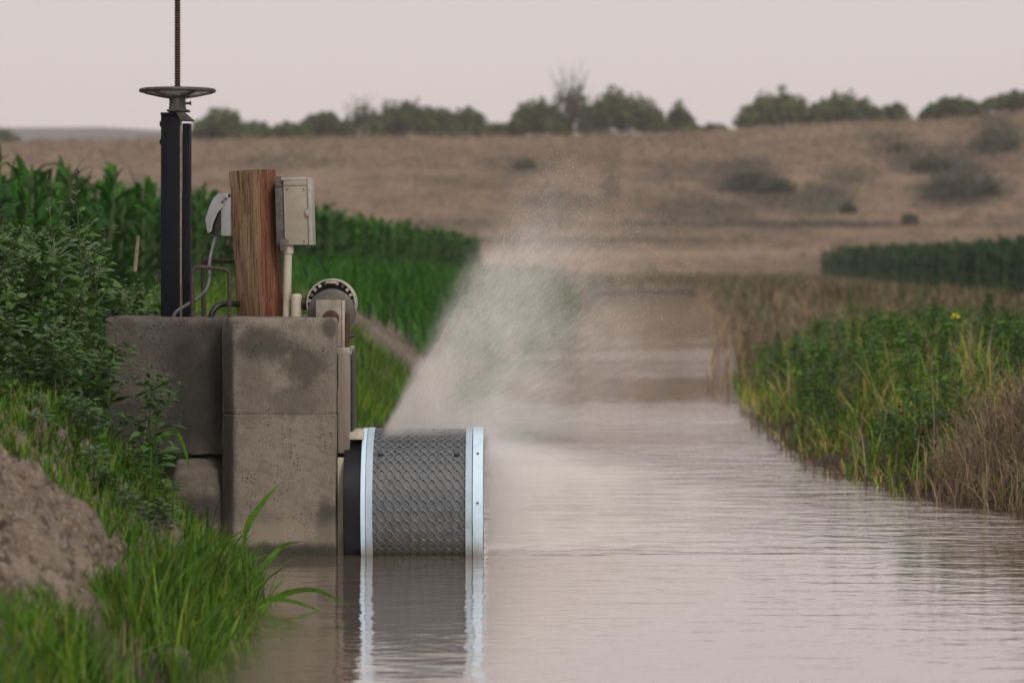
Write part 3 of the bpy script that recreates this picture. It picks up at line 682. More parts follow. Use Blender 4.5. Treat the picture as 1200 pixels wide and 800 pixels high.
# ------------------------------------------------------------------ rotating drum screen
YD, RD, ZD = 12.30, .302, .183
root = thing('drum_screen', 'rotating mesh drum screen with pale blue white end rings half sunk in the water', 'drum screen', (wx(495), YD, 0))
sy = YD/12.0-.0   # pixel scale at the silhouette plane
def dx(px): return at(px, 0, YD-.12).x
def cyl(name, mat, xa, xb, r0, wall=.008, n=96, bv=.0015):
    o = MB().lathe([(r0-wall, xa), (r0-bv, xa), (r0, xa+bv), (r0, xb-bv), (r0-bv, xb), (r0-wall, xb)], n, 'x', (0, YD, ZD), closed=True).build(name, mat); return o
dr = [cyl('collar', M['drum_black'], at(405, 0, 12.2).x, dx(424.6), RD-.012, .06),
      cyl('end_ring', M['ring'], dx(424.8), dx(430.2), RD+.002, .03), cyl('end_ring', M['ring_grey'], dx(430.6), dx(438.5), RD+.0035, .03),
      cyl('end_ring', M['ring_grey'], dx(546.0), dx(553.6), RD+.0035, .03), cyl('end_ring', M['ring'], dx(554.4), dx(566.2), RD+.005, .05)]
xa, xb = dx(438.6), dx(545.9)
sl = MB().lathe([(RD-.010, xa), (RD-.010, xb)], 96, 'x', (0, YD, ZD)).build('sleeve', M['sleeve'])
dr.append(sl)
endp = MB().lathe([(0, dx(560)), (RD-.045, dx(560))], 64, 'x', (0, YD, ZD)).build('end_plate', M['ring_grey']); dr.append(endp)
# diamond mesh of crossing wires (wavy in radius so that they weave)
cells, around = 11.0, 46; Lx = xb-xa; nseg = 66
Vs = []; Fs = []; off = 0
for sgn in (1, -1):
    for w in range(around):
        a0 = 2*math.pi*w/around
        t = np.linspace(0, 1, nseg+1); ang = a0+sgn*2*math.pi*cells/around*t
        # knuckles: strand bends so that openings look round-cornered
        ph = t*cells*2*math.pi; ang = ang-sgn*.23*(2*math.pi/around)*np.sin(ph*1.0)/2
        rad = RD-.0042+.0022*np.cos(ph/1.0*1+(0 if sgn > 0 else math.pi))
        xs = xa+Lx*t
        for j in range(5):
            b_ = 2*math.pi*j/5; wr = .0027
            rr = rad+wr*math.cos(b_); aa = ang+wr*math.sin(b_)/RD
            Vs.append(np.stack([xs, YD+rr*np.cos(aa), ZD+rr*np.sin(aa)], -1))
        o_ = off; k = nseg+1
        for j in range(5):
            j2 = (j+1) % 5; i = np.arange(nseg)
            Fs.append(np.stack([o_+j*k+i, o_+j*k+i+1, o_+j2*k+i+1, o_+j2*k+i], -1))
        off += 5*k
dr.append(np_obj('wire_mesh', np.concatenate(Vs), np.concatenate(Fs), M['mesh_wire']))
for py in (532.5, 588.5):
    a = math.asin(max(-1, min(1, (at(0, py, YD-.28).z-ZD)/(RD+.005)))); yy = YD-(RD+.005)*math.cos(a); zz_ = ZD+(RD+.005)*math.sin(a)
    d = Vector((0, -math.cos(a), math.sin(a))); p = Vector((dx(560.3), yy, zz_))
    dr.append(MB().tube([p-d*.001, p+d*.0035], .0048, 8).build('bolt', M['castiron']))
for px in (447, 536):
    a = math.asin((at(0, 532, YD-.28).z-ZD)/RD); d = Vector((0, -math.cos(a), math.sin(a))); p = Vector((dx(px), YD, ZD))+d*(RD+.0005)
    dr.append(MB().tube([p-d*.008, p+d*.004], .011, 7).build('stud', M['motor_grey']))
under(root, *dr)
lipb = MB().box((at(409.5, 0, 12.15).x, 12.12, at(0, 514.5, 12.15).z), (at(426.5, 0, 12.15).x, 12.42, at(0, 506, 12.15).z)).build('scraper_bar', M['pvc'], None, bev=.004)
tag(lipb, 'short pale bar lying over the top of the black drum collar', 'scraper bar')

# ------------------------------------------------------------------ plants
def blades(root, head, L, W, bend, seg=5, twist=None):
    """N curved grass blades -> V, F"""
    n = len(root); t = np.linspace(0, 1, seg+1)[None, :, None]
    h = np.stack([np.cos(head), np.sin(head), 0*head], -1)[:, None, :]
    L = L[:, None, None]; bd = bend[:, None, None]
    c = root[:, None, :]+h*(L*bd*(.25*t+.75*t*t))
    up = np.sqrt(np.clip(1-(.6*bd)**2, .15, 1))*t-bd*.55*np.clip(t-.35, 0, 1)**2*1.3
    c = c+np.array([0, 0, 1.])*L*up
    w = (W[:, None, None]*np.clip(1.05-t**1.8, 0.04, 1)*(.55+.9*np.minimum(t, .5)))*.5
    s = (head if twist is None else head+twist)+math.pi/2
    sd = np.stack([np.cos(s), np.sin(s), 0*s], -1)[:, None, :]
    V = np.stack([c-sd*w, c+sd*w], 2).reshape(n, -1, 3)
    k = np.arange(seg)*2; f = np.stack([k, k+1, k+3, k+2], -1)
    Fq = (f[None]+(np.arange(n)*(2*(seg+1)))[:, None, None]).reshape(-1, 4)
    return V.reshape(-1, 3), Fq
def grass_obj(name, roots, L, W, bend, mat, head=None, seg=5):
    n = len(roots)
    head = rng.uniform(0, 2*np.pi, n) if head is None else head
    V, Fq = blades(roots, head, L, W, bend, seg, rng.normal(0, .5, n))
    return kind(np_obj(name, V, Fq, mat), 'stuff')
def proj(x, y, z): return HX+F*x/y, HY-(z-H)*F/y
def scatter(n, y0, y1, u0, u1, keep=None, ypow=1.):
    """points on the ground; u measured from the left (-) or right (+) water edge"""
    y = y0+(y1-y0)*rng.random(n)**ypow; t = u0+(u1-u0)*rng.random(n)
    return y, t
def left_pts(n, y0, y1, t0, t1, ypow=1.):
    y, t = scatter(n, y0, y1, t0, t1, ypow=ypow); x = np.interp(y, YL, UL)-t+KX*y
    return x, y, terrain(x, y)
def right_pts(n, y0, y1, t0, t1, ypow=1.):
    y, t = scatter(n, y0, y1, t0, t1, ypow=ypow); x = np.interp(y, YR, UR)+t+KX*y
    return x, y, terrain(x, y)
def stackp(*p): return np.stack(p, -1)

# grass on the near left bank (bare clods kept free)
x, y, z = left_pts(26000, 6.6, 11.9, -.04, 1.15)
px, py = proj(x, y, z)
mound_top = np.interp(px, [-200, 0, 60, 135], [470, 528, 575, 652]); mound_bot = np.interp(px, [-200, 0, 60, 100, 135], [720, 700, 690, 672, 655])
bare = (py > mound_top) & (py < mound_bot) & (px < 138)
ok = ~bare & ((px < 340) & ~((px > 170) & (y > 11.55)) & ~((px > 120) & (y > 12.0))) & (px > -160) & (rng.random(len(px)) < np.where(py < mound_top, .6, .62))
ok &= vn(x*6, y*6) > .30
x, y, z = x[ok], y[ok], z[ok]; n = len(x); px = px[ok]
L = np.clip(rng.gamma(5, .034, n), .05, .36)
tipmin = np.interp(px, [0, 100, 138, 150, 200, 260, 330], [692, 684, 660, 606, 612, 632, 648])
L = np.where(py[ok] > mound_top[ok], np.minimum(L, np.maximum(.05, (py[ok]-tipmin)/F*y*rng.uniform(.7, 1.3, n)+.03)), np.minimum(L, .13))
grass_obj('bank_grass', stackp(x, y, z-.01), L, rng.uniform(.005, .011, n), np.clip(rng.normal(.45, .22, n), .05, 1), M['grass'])
x, y, z = left_pts(700, 7.5, 11.6, -.02, 1.1); px, py = proj(x, y, z); ok = ~((py > np.interp(px, [-200, 0, 60, 135], [470, 528, 575, 652])) & (py < 690) & (px < 138)) & (px < 330) & ~((px > 170) & (y > 11.5)); x, y, z = x[ok], y[ok], z[ok]; n = len(x)
grass_obj('dead_stems', stackp(x, y, z-.01), rng.uniform(.05, .17, n), rng.uniform(.003, .006, n), np.clip(rng.normal(.6, .35, n), .02, 1.1), M['drygrass'])
# longer clumps drooping over the water
x, y, z = left_pts(240, 8.6, 11.0, -.06, .14); n = len(x)
hd = rng.normal(-.5, .8, n)
grass_obj('reed_grass', stackp(x, y, z-.01), rng.uniform(.12, .30, n), rng.uniform(.008, .014, n), np.clip(rng.normal(.6, .2, n), .1, 1.), M['grass'], hd)
# individual broad blades
def blade_thing(pts, w, label):
    pts = spline(pts, 6); k = len(pts); mb = MB(); vs = []
    for i, p in enumerate(pts):
        t = i/(k-1); ww = w*min(1, .35+2.2*t)*max(.03, 1-t**2.6)*.5
        tg = (pts[min(i+1, k-1)]-pts[max(i-1, 0)]).normalized(); sd = tg.cross(Vector((.25, 1, .2))).normalized()
        vs += [p-sd*ww, p+Vector((0, -.004, -.003))*(ww*60*.02), p+sd*ww]
    fs = [(3*i+j, 3*i+j+1, 3*i+j+4, 3*i+j+3) for i in range(k-1) for j in (0, 1)]
    mb.add(vs, fs); o = mb.build('grass_blade', M['brightleaf'], recalc=False); tag(o, label, 'grass blade'); return o
blade_thing([at(284, 640, 11.2), at(292, 612, 11.2), at(310, 586, 11.2), at(329, 565, 11.2)], .026, 'broad upright grass blade slanting across the base of the concrete pillar')
blade_thing([at(290, 690, 10.6), at(305, 668, 10.6), at(330, 640, 10.6), at(354, 634, 10.5)], .020, 'broad grass blade bending low over the water by the pillar foot')
blade_thing([at(300, 715, 10.2), at(330, 697, 10.2), at(370, 691, 10.1), at(412, 712, 10.0)], .022, 'long grass blade arching right over the dark water reflections')
blade_thing([at(300, 712, 10.25), at(318, 702, 10.2), at(350, 706, 10.15), at(388, 722, 10.1)], .018, 'shorter arching grass blade just under the longest one over the water')
blade_thing([at(172, 560, 11.3), at(182, 520, 11.3), at(206, 506, 11.3), at(219, 535, 11.25), at(221, 556, 11.2)], .018, 'grass blade hooked over in front of the broken wall edge')
# meadow grass behind the structure on the left bank
x, y, z = left_pts(19000, 13.0, 25.6, -.02, 1.5); ok = (vn(x*4, y*4) > .2)
x, y, z = x[ok], y[ok], z[ok]; n = len(x)
grass_obj('meadow_grass', stackp(x, y, z-.01), np.clip(rng.gamma(7, .024, n), .06, .3), rng.uniform(.008, .015, n), np.clip(rng.normal(.4, .2, n), .05, 1), M['grass'])
x, y, z = left_pts(15000, 28.2, 88, .0, 3.4); n = len(x)
grass_obj('tall_grass', stackp(x, y, z-.01), rng.uniform(.2, .55, n), rng.uniform(.02, .035, n), np.clip(rng.normal(.4, .2, n), .05, 1), M['corn'], seg=3)
# right bank
x, y, z = right_pts(26000, 13.2, 32, -.06, 2.6, 1.5); px, py = proj(x, y, z)
drym = smooth(1090, 1150, px+60*fbm(x*2, y*2, 3))*smooth(17, 15.2, y)
ok = (px < 1330) & (vn(x*2.4, y*2.4) > .40) & (rng.random(len(x)) > drym*.8) & (rng.random(len(x)) < .55+smooth(.0, .3, x-KX*y-np.interp(y, YR, UR)))
x, y, z = x[ok], y[ok], z[ok]; n = len(x)
tt = x-KX*y-np.interp(y, YR, UR)
L = np.clip(rng.gamma(5, .05, n)*(.5+.45*smooth(0, .5, tt)), .05, .45)
grass_obj('bank_grass', stackp(x, y, z-.01), L, rng.uniform(.007, .016, n), np.clip(rng.normal(.55, .28, n), .02, 1.1), M['rgrass'])
x, y, z = right_pts(1300, 13.4, 30, .16, 2.0, 1.5); px, py = proj(x, y, z); ok = px < 1120; x, y, z = x[ok], y[ok], z[ok]; n = len(x)
grass_obj('broad_grass', stackp(x, y, np.maximum(z, 0)-.01), rng.uniform(.12, .4, n), rng.uniform(.012, .024, n), np.clip(rng.normal(.7, .25, n), .1, 1.2), M['brightleaf'])
x, y, z = right_pts(6500, 13.0, 17.0, -.05, 2.0); px, py = proj(x, y, z)
ok = rng.random(len(x)) < smooth(1075, 1140, px)*.85+.05
x, y, z = x[ok], y[ok], z[ok]; n = len(x)
grass_obj('dry_grass', stackp(x, y, z-.01), np.clip(rng.gamma(5, .042, n), .06, .38), rng.uniform(.004, .010, n), np.clip(rng.normal(.45, .25, n), .02, 1), M['drygrass'])
x, y, z = right_pts(600, 14.2, 26, .2, 2.2, 1.3); n = len(x)
grass_obj('pale_seed_grass', stackp(x, y, z-.01), rng.uniform(.25, .52, n), rng.uniform(.007, .013, n), np.clip(rng.normal(.55, .25, n), .05, 1.1), M['drygrass'])
# litter at the water's edge on the right
x, y, z = right_pts(1500, 13.2, 24, -.12, .30); n = len(x)
grass_obj('dead_grass_litter', stackp(x, y, np.maximum(z, .0)-.005), rng.uniform(.05, .16, n), rng.uniform(.004, .010, n), np.clip(rng.normal(.8, .3, n), .1, 1.1), M['darkdry'])
x, y, z = right_pts(2600, 27, 110, -.35, 1.6); n = len(x)
grass_obj('dry_grass', stackp(x, y, np.maximum(z, 0)-.01), rng.uniform(.12, .4, n), rng.uniform(.012, .022, n), np.clip(rng.normal(.5, .25, n), .02, 1), M['drygrass'], seg=3)
# flat beyond: olive and straw grass
x, y, z = right_pts(9000, 28, 75, -.03, 11); n = len(x); 
grass_obj('straw_grass', stackp(x, y, z-.01), rng.uniform(.10, .30, n), rng.uniform(.02, .04, n), np.clip(rng.normal(.35, .2, n), .02, 1), M['midgrass'], seg=3)
y = rng.uniform(57, 172, 11000); u = rng.uniform(-6, 9, 11000); x = u+KX*y; z = terrain(x, y); ok = z > .04; x, y, z = x[ok], y[ok], z[ok]; n = len(x)
grass_obj('olive_grass', stackp(x, y, z-.02), rng.uniform(.2, .55, n), rng.uniform(.05, .10, n), np.clip(rng.normal(.3, .2, n), .02, 1), M['midgrass'], seg=3)
# straw along the crest of the hill
y = rng.uniform(238, 275, 9000); x = rng.uniform(-48, 50, 9000); z = terrain(x, y)
grass_obj('crest_grass', stackp(x, y, z-.02), rng.uniform(.2, .6, 9000), rng.uniform(.08, .16, 9000), np.clip(rng.normal(.3, .2, 9000), .02, 1), M['drygrass'], seg=2)

for nm_, mt_, cnt in (('hill_grass', 'drygrass', 15000), ('hill_grass', 'midgrass', 9000), ('hill_weeds', 'shrub', 30000)):
    y = 172+95*rng.random(cnt)**.8; x = (rng.uniform(-60, 1290, cnt)-HX)/F*y
    bz = brushf(x, y, terrain(x, y)); pat = smooth(-.05, .35, fbm(x*.16+(7 if mt_ == 'shrub' else 0), y*.07, 4))
    ok = rng.random(cnt) < ((.18+.5*pat)*(1-1.3*bz) if mt_ == 'drygrass' else .22*pat*(1-bz)+(.9*bz if mt_ == 'shrub' else .35*bz)); x, y = x[ok], y[ok]; n = len(x)
    grass_obj(nm_, stackp(x, y, terrain(x, y)-.02), rng.uniform(.12, .42, n), rng.uniform(.08, .2, n), np.clip(rng.normal(.45, .25, n), .02, 1), M[mt_], seg=2)

# leaf tools for the prototypes
class LM:
    def __init__(s): s.v = []; s.f = []
    def leaf(s, p, d, L, W, droop=.3, fold=.25, prof=(.0, .75, 1., .62, .05)):
        d = Vector(d).normalized(); sd = d.cross(Vector((0, 0, 1)))
        sd = sd.normalized() if sd.length > 1e-3 else Vector((1, 0, 0)); up = sd.cross(d)
        sd = (Quaternion(d, random.uniform(-.6, .6)) @ sd); up = sd.cross(d)
        o = len(s.v); k = len(prof)
        for i, w in enumerate(prof):
            t = i/(k-1); c = p+d*(L*t)-Vector((0, 0, 1))*(droop*L*t*t)
            ww = W*w*.5+.0004
            s.v += [tuple(c-sd*ww+up*(fold*ww)), tuple(c), tuple(c+sd*ww+up*(fold*ww))]
        for i in range(k-1):
            for j in (0, 1): a = o+3*i+j; s.f.append((a, a+1, a+4, a+3))
    def build(s, name, mat, parent=None): return np_obj(name, np.array(s.v), np.array(s.f), mat, parent)
def rnd(a, b): return random.uniform(a, b)

def pigweed(h=1., leaves=64, leaf_mat='pigleaf', spike=True, size=.085, wid=.5, branches=7):
    root = bpy.data.objects.new('pigweed', None); COL.objects.link(root)
    st = MB(); lm = LM(); sd = LM(); lean = Vector((rnd(-.12, .12), rnd(-.12, .12), 0))
    def axis(p0, d0, L, r, nl, sz, up=.3):
        pts = []; p = Vector(p0); d = Vector(d0).normalized(); k = 7
        for i in range(k):
            pts.append(p.copy()); p = p+d*(L/(k-1)); d = (d+Vector((rnd(-.08, .08), rnd(-.08, .08), up*.15))).normalized()
        st.tube(pts, [r*(1-.75*i/(k-1)) for i in range(k)], 5)
        ga = rnd(0, 6.28)
        for i in range(nl):
            t = .12+.86*i/max(1, nl-1); q = t*(k-1); a = min(k-2, int(q)); c = pts[a].lerp(pts[a+1], q-a); ga += 2.4+rnd(-.3, .3)
            l = sz*rnd(.65, 1.25)*(1.15-.75*t); el = rnd(-.15, .55)+.35*t
            dd = Vector((math.cos(ga)*math.cos(el), math.sin(ga)*math.cos(el), math.sin(el)))
            pt = c+dd*l*.45
            lm.leaf(pt, dd, l, l*wid*rnd(.8, 1.2), rnd(.1, .55), rnd(.1, .45)); st.tube([c, pt+dd*.003], .0012, 3, False)
        return pts
    main = axis((0, 0, 0), (lean.x, lean.y, 1), h, .008, leaves//2, size)
    for b_ in range(branches):
        t = rnd(.12, .8); q = t*6; a = min(5, int(q)); c = main[a].lerp(main[a+1], q-a); an = rnd(0, 6.28)
        axis(c, (math.cos(an)*.8, math.sin(an)*.8, .75), h*rnd(.22, .4)*(1.15-t*.6), .004, leaves//(2*branches)+2, size*.8)
    if spike:
        p = main[-1]
        for i in range(70):
            t = i/70; an = rnd(0, 6.28); r = .012*(1-t)+.004
            c = p+Vector((0, 0, -.05+.15*h*t)); d = Vector((math.cos(an), math.sin(an), rnd(.2, 1.)))
            sd.leaf(c+d*r*.3, d, rnd(.010, .022), .008, .1, .2, (.2, 1, .1))
    st.build('stem', M['stem'], root); lm.build('foliage', M[leaf_mat], root)
    if spike: sd.build('seed_head', M['seed'], root)
    return root
protos = [pigweed(1., 72, branches=8, size=.15), pigweed(1., 80, branches=8, size=.14), pigweed(1., 80, branches=9, spike=False, size=.155), pigweed(1., 86, branches=8, spike=False, size=.17, wid=.45)]
used = [False]*4
def place(pl, k, x, y, z, h, rz, label, cat, group=None, tilt=(0, 0), flags=None):
    fl = used if flags is None else flags
    o = pl[k] if not fl[k] else dup(pl[k]); fl[k] = True
    o.location = (x, y, z-.01); o.scale = (max(h, .55*h+.25),)*2+(h,); o.rotation_euler = (tilt[0], tilt[1], rz); tag(o, label, cat, group); return o
# named individuals first
for k, px, Y, topy, tilt, lab in [(0, -2, 12.6, 185, (0, .22), 'tallest pigweed with a dark seed spike leaning right at the left edge'),
                                  (1, 55, 12.5, 196, (0, .02), 'upright pigweed with a slim seed spike, second from the left edge'),
                                  (0, 84, 12.6, 198, (0, .06), 'pigweed whose seed spike leans right, nearest the dark corn gap'),
                                  (1, 92, 12.3, 290, (0, 0), 'low pigweed with a bright upright tip left of the concrete block'),
                                  (1, 176, 13.2, 300, (0, 0), 'slim pigweed standing right against the dark gate column')]:
    x = (px-HX)/F*Y; z = gz(x, Y); h = at(px, topy, Y).z-z-.08
    place(protos, k, x, Y, z, h, rnd(0, 6), lab, 'weed', 'pigweeds crowding the left bank', tilt)
lab = 'leafy green pigweed among the dense weeds left of the concrete block'
c = 0; tries = 0
while c < 215 and tries < 9000:
    tries += 1
    Y = rnd(9.6, 15.5); px = rnd(-70, 205)
    if Y < 12.9 and px > np.interp(Y, [10, 11.3, 11.4], [190, 185, 92]): continue
    if Y < 11.2 and gz((px-HX)/F*Y, Y) < .18: continue
    pyg_ = HY-(gz((px-HX)/F*Y, Y)-H)*F/Y
    if px < 138 and pyg_ > np.interp(px, [-200, 0, 60, 135], [455, 515, 560, 640]): continue
    x = (px-HX)/F*Y; z = gz(x, Y)
    topy = np.interp(px, [-70, 0, 60, 100, 118, 150, 200], [235, 245, 245, 262, 305, 330, 335])+abs(random.gauss(0, 60))+max(0, 11.9-Y)*105
    h = at(px, topy, Y).z-z
    if h < .12: continue
    h = min(h, 1.15)
    k = random.choice((1, 2, 2, 3, 3)) if topy < 330 else random.choice((2, 3))
    place(protos, k, x, Y, z, h, rnd(0, 6.28), lab, 'weed', 'pigweeds crowding the left bank', (rnd(-.12, .12), rnd(-.12, .12))); c += 1
# weed in front of the wall panel: bigger bright leaves
fw = pigweed(.42, 26, 'brightleaf', False, .105, .42, 3); fw.name = 'broadleaf_weed'
fw.location = (wx(150)*11.75/12, 11.75, gz(wx(150)*11.75/12, 11.75)-.03); fw.rotation_euler = (0, .35, 1.); tag(fw, 'bright broad leaved weed hanging in front of the dark left concrete block', 'weed')
# feathery kochia
def feather(h, n, mat, name):
    root = bpy.data.objects.new(name, None); COL.objects.link(root); st = MB(); lm = LM()
    st.tube([(0, 0, 0), (.01, 0, h*.5), (0, .01, h)], [.006, .005, .002], 5)
    for i in range(n):
        t = rnd(.05, 1); an = rnd(0, 6.28); el = rnd(.3, 1.1); r = .11*h*(1.05-t)**.8+.015
        d = Vector((math.cos(an)*math.cos(el), math.sin(an)*math.cos(el), math.sin(el)))
        c_ = Vector((0, 0, t*h))+Vector((d.x, d.y, .6*d.z))*r*rnd(.1, 1)
        lm.leaf(c_, d, rnd(.025, .05), .007, .1, .2, (.3, 1, .6, .05))
    st.build('stem', M['stem'], root); lm.build('foliage', M[mat], root); return root
ko = feather(.78, 900, 'kochia', 'kochia_weed'); xk = (113-HX)/F*11.95
ko.location = (xk, 11.95, at(0, 590, 11.95).z); 
ko.scale = (1, 1, (at(0, 363, 11.95).z-at(0, 590, 11.95).z)/.78)
tag(ko, 'tall narrow pale green feathery weed at the left edge of the concrete block', 'weed')
ko2 = dup(ko); ko2.location = ((100-HX)/F*11.8, 11.8, at(0, 600, 11.8).z); ko2.scale = (.9, .9, .85); tag(ko2, 'shorter pale feathery weed just left of the tall narrow one', 'weed')
stalk = MB().tube([at(158, 318, 14.0), at(160, 298, 14.0), at(162, 276, 14.0)], [.010, .009, .007], 7).build('dry_stalk', M['reed']); tag(stalk, 'bare pale dead stalk standing before the dark corn', 'stalk')
stick = MB().tube(spline([at(86, 588, 10.4), at(104, 600, 10.3), at(122, 622, 10.2), at(138, 636, 10.1)]), [.012, ]*24+[.008], 8).build('dry_stick', M['reed']); tag(stick, 'brown dry stick lying along the top edge of the bare earth mound', 'stick')
for k, (px, py, Y, s) in enumerate([(196, 748, 8.45, .05), (236, 742, 8.55, .042)]):
    p = at(px, py, Y); q = lump('mud_clod', (p.x, p.y, gz(p.x, p.y)+s*.3), (s*1.3, s, s*.8), simple('mud', (.06, .05, .042), (.10, .085, .07), .6, 0, 30), 5+k*3, 3, .3)
    tag(q, ['dark muddy clod at the water edge in the foreground grass', 'small mud clod furthest right under the foreground grass'][k], 'clod')

# right bank weeds
rp = [pigweed(.55, 84, 'brightleaf', False, .10, .4, 8), pigweed(.55, 84, 'pigleaf', False, .095, .45, 8), feather(.6, 500, 'kochia', 'kochia_weed')]
for o in rp[:2]: o.name = 'bank_weed'
ru = [False]*3; c = 0; tries = 0
while c < 190 and tries < 4000:
    tries += 1
    Y = rnd(14.3, 30); t = rnd(.15, 2.6); x = np.interp(Y, YR, UR)+t+KX*Y; px = HX+F*x/Y
    if px > 1300 or px < 840: continue
    if px > 1110 and Y < 16.2: continue
    k = random.choice((0, 0, 0, 1, 1, 2)); z = gz(x, Y)
    nm = 'leafy green weed in the tangle on the right bank' if k < 2 else 'pale feathery weed in the tangle on the right bank'
    o = place(rp, k, x, Y, z, rnd(.55, .95), rnd(0, 6.28), nm, 'weed', 'leafy weeds on the right bank' if k < 2 else 'feathery weeds on the right bank', (rnd(-.15, .15), rnd(-.15, .15)), ru); c += 1
# dead brown bushes
def dead_bush(h, n):
    root = bpy.data.objects.new('dead_bush', None); COL.objects.link(root); st = MB(); lm = LM()
    for i in range(n):
        an = rnd(0, 6.28); d = Vector((math.cos(an)*rnd(.05, .9), math.sin(an)*rnd(.05, .9), 1)).normalized(); p = Vector((rnd(-.06, .06), rnd(-.06, .06), 0)); L = h*rnd(.5, 1.05)
        pts = [p, p+d*L*.5+Vector((0, 0, .02)), p+d*L+Vector((rnd(-.04, .04), rnd(-.04, .04), rnd(-.06, .02)))]
        st.tube(pts, [.003, .0022, .001], 3, False)
        for j in range(12):
            t = rnd(.35, 1); q = pts[0].lerp(pts[2], t); dd = (d+Vector((rnd(-.9, .9), rnd(-.9, .9), rnd(-.3, .6)))).normalized()
            lm.leaf(q, dd, rnd(.02, .05), .006, .2, .2, (.4, 1, .1))
    st.build('stems', M['reed'], root).name = 'twig_frame'; lm.build('foliage', M['drygrass'], root); return root
db = [dead_bush(.55, 70), dead_bush(.5, 60)]; du = [False]*2
for i in range(22):
    Y = rnd(13.7, 15.8); px = rnd(1095, 1290); x = (px-HX)/F*Y
    if x-KX*Y-np.interp(Y, YR, UR) < .12: continue
    place(db, i % 2, x, Y, gz(x, Y), rnd(.5, .85), rnd(0, 6), 'dead straw brown bush in the dry clump at the right edge', 'dead bush', 'dead brown bushes at the right edge', (rnd(-.2, .2), rnd(-.2, .2)), du)
# seed stalks
def seedstalk(px, pyt, pyb, Y, label):
    root = thing('seed_stalk', label, 'seed stalk', at(px, pyb, Y)); a = at(px, pyb, Y); b_ = at(px-3, pyt, Y)
    s1 = MB().tube([a, a.lerp(b_, .5)+Vector((.01, 0, 0)), b_], [.004, .0035, .002], 5).build('stem', M['reed'])
    lm = LM()
    for i in range(26):
        d = Vector((rnd(-.7, .5), rnd(-.5, .5), 1)); lm.leaf(b_-Vector((0, 0, rnd(-.02, .05))), d, rnd(.03, .06), .004, .25, .2, (.6, 1, .1))
    s2 = lm.build('seed_head', M['drygrass']); under(root, s1, s2)
seedstalk(1094, 428, 560, 15.6, 'pale feathery seed stalk rising in the middle of the right bank')
seedstalk(1155, 500, 590, 14.3, 'thin brown seed stalk before the dead brown bushes')
seedstalk(1136, 385, 450, 17.5, 'slim dry stalk near the yellow flower')
seedstalk(1078, 575, 603, 14.6, 'short pale straw stub standing at the right waterline')
# yellow flower
p = at(1119, 372, 20.0); g = gz(p.x, 20.0)
root = thing('yellow_flower', 'single bright yellow flower head above the weeds on the right bank', 'flower', (p.x, 20, g))
s1 = MB().tube([(p.x, 20, g-.01), (p.x+.01, 20, (g+p.z)/2), (p.x, 20, p.z)], .006, 6).build('stem', M['stem']); lm = LM()
for i in range(26):
    a = rnd(0, 6.28); e = rnd(-.2, 1.2); lm.leaf(p, (math.cos(a)*math.cos(e), math.sin(a)*math.cos(e), math.sin(e)), rnd(.026, .044), .016, .1, .1)
s2 = lm.build('petals', M['flower']); lm = LM()
for i in range(16):
    a = rnd(0, 6.28); t = rnd(.1, .9); lm.leaf(Vector((p.x, 20, g+(p.z-g)*t)), (math.cos(a), math.sin(a), .5), .12, .035, .4)
s3 = lm.build('foliage', M['brightleaf']); s2.name = 'flower_head'; under(root, s1, s2, s3)

# ------------------------------------------------------------------ corn
def corn_arrays(seed, nl, h=1.):
    random.seed(seed); lm = LM(); ga = rnd(0, 6.28)
    for i in range(nl):
        t = .12+.86*i/(nl-1); ga += math.pi+rnd(-.5, .5); el = rnd(.7, 1.2) if t < .85 else rnd(1.0, 1.35)
        d = Vector((math.cos(ga)*math.cos(el), math.sin(ga)*math.cos(el), math.sin(el)))
        lm.leaf(Vector((0, 0, t*h*.80)), d, rnd(.5, .75)*h*(.65 if t > .85 else .9)*.66, .052, rnd(.3, .8), .3, (.55, 1., .95, .7, .4, .03))
    return lm
def corn_plant(seed, mat):
    root = bpy.data.objects.new('corn_plant', None); COL.objects.link(root)
    corn_arrays(seed, 16).build('foliage', M[mat], root); MB().tube([(0, 0, -.02), (0, 0, .45), (0, 0, .86)], [.016, .013, .006], 6).build('stalk', M['stem'], root); return root
def corn_field(mat, row_u, y0, y1, sp, hf, label, group, extra_rows, row_sp, sgn, seed0):
    pr = [corn_plant(seed0+k, mat) for k in range(3)]; us_ = [False]*3
    arrs = [(np.array(a.v), np.array(a.f)) for a in (corn_arrays(seed0+10+k, 12) for k in range(3))]
    n = 0; y = y0
    while y < y1:
        x = row_u+KX*y+rnd(-.1, .1); k = random.randrange(3)
        o = pr[k] if not us_[k] else dup(pr[k]); us_[k] = True
        s = hf(y)*rnd(.82, 1.1); o.location = (x, y, gz(x, y)-.02); o.scale = (s, s, s); o.rotation_euler = (rnd(-.06, .06), rnd(-.06, .06), rnd(0, 6.28)); tag(o, label, 'corn plant', group)
        y += sp*rnd(.8, 1.2); n += 1
    Vs = []; Fs = []; off = 0
    for r_ in range(1, extra_rows+1):
        y = y0-.5*r_
        while y < y1:
            x = row_u+sgn*row_sp*r_+KX*y+rnd(-.12, .12); V, Fq = arrs[random.randrange(3)]
            a = rnd(0, 6.28); s = hf(y)*rnd(.9, 1.1); ca, sa = math.cos(a)*s, math.sin(a)*s
            W = np.stack([V[:, 0]*ca-V[:, 1]*sa+x, V[:, 0]*sa+V[:, 1]*ca+y, V[:, 2]*s+gz(x, y)], -1)
            Vs.append(W); Fs.append(Fq+off); off += len(V); y += .27*rnd(.8, 1.2)
    o = kind(np_obj('corn_rows', np.concatenate(Vs), np.concatenate(Fs), M[mat]), 'stuff')
corn_field('corn', -5.0, 21.5, 90, .42, lambda y: 1.52+.1*float(vn(y*.2, 3)), 'corn plant in the edge row of the bright green left field', 'corn plants edging the left field', 7, .55, -1, 100)
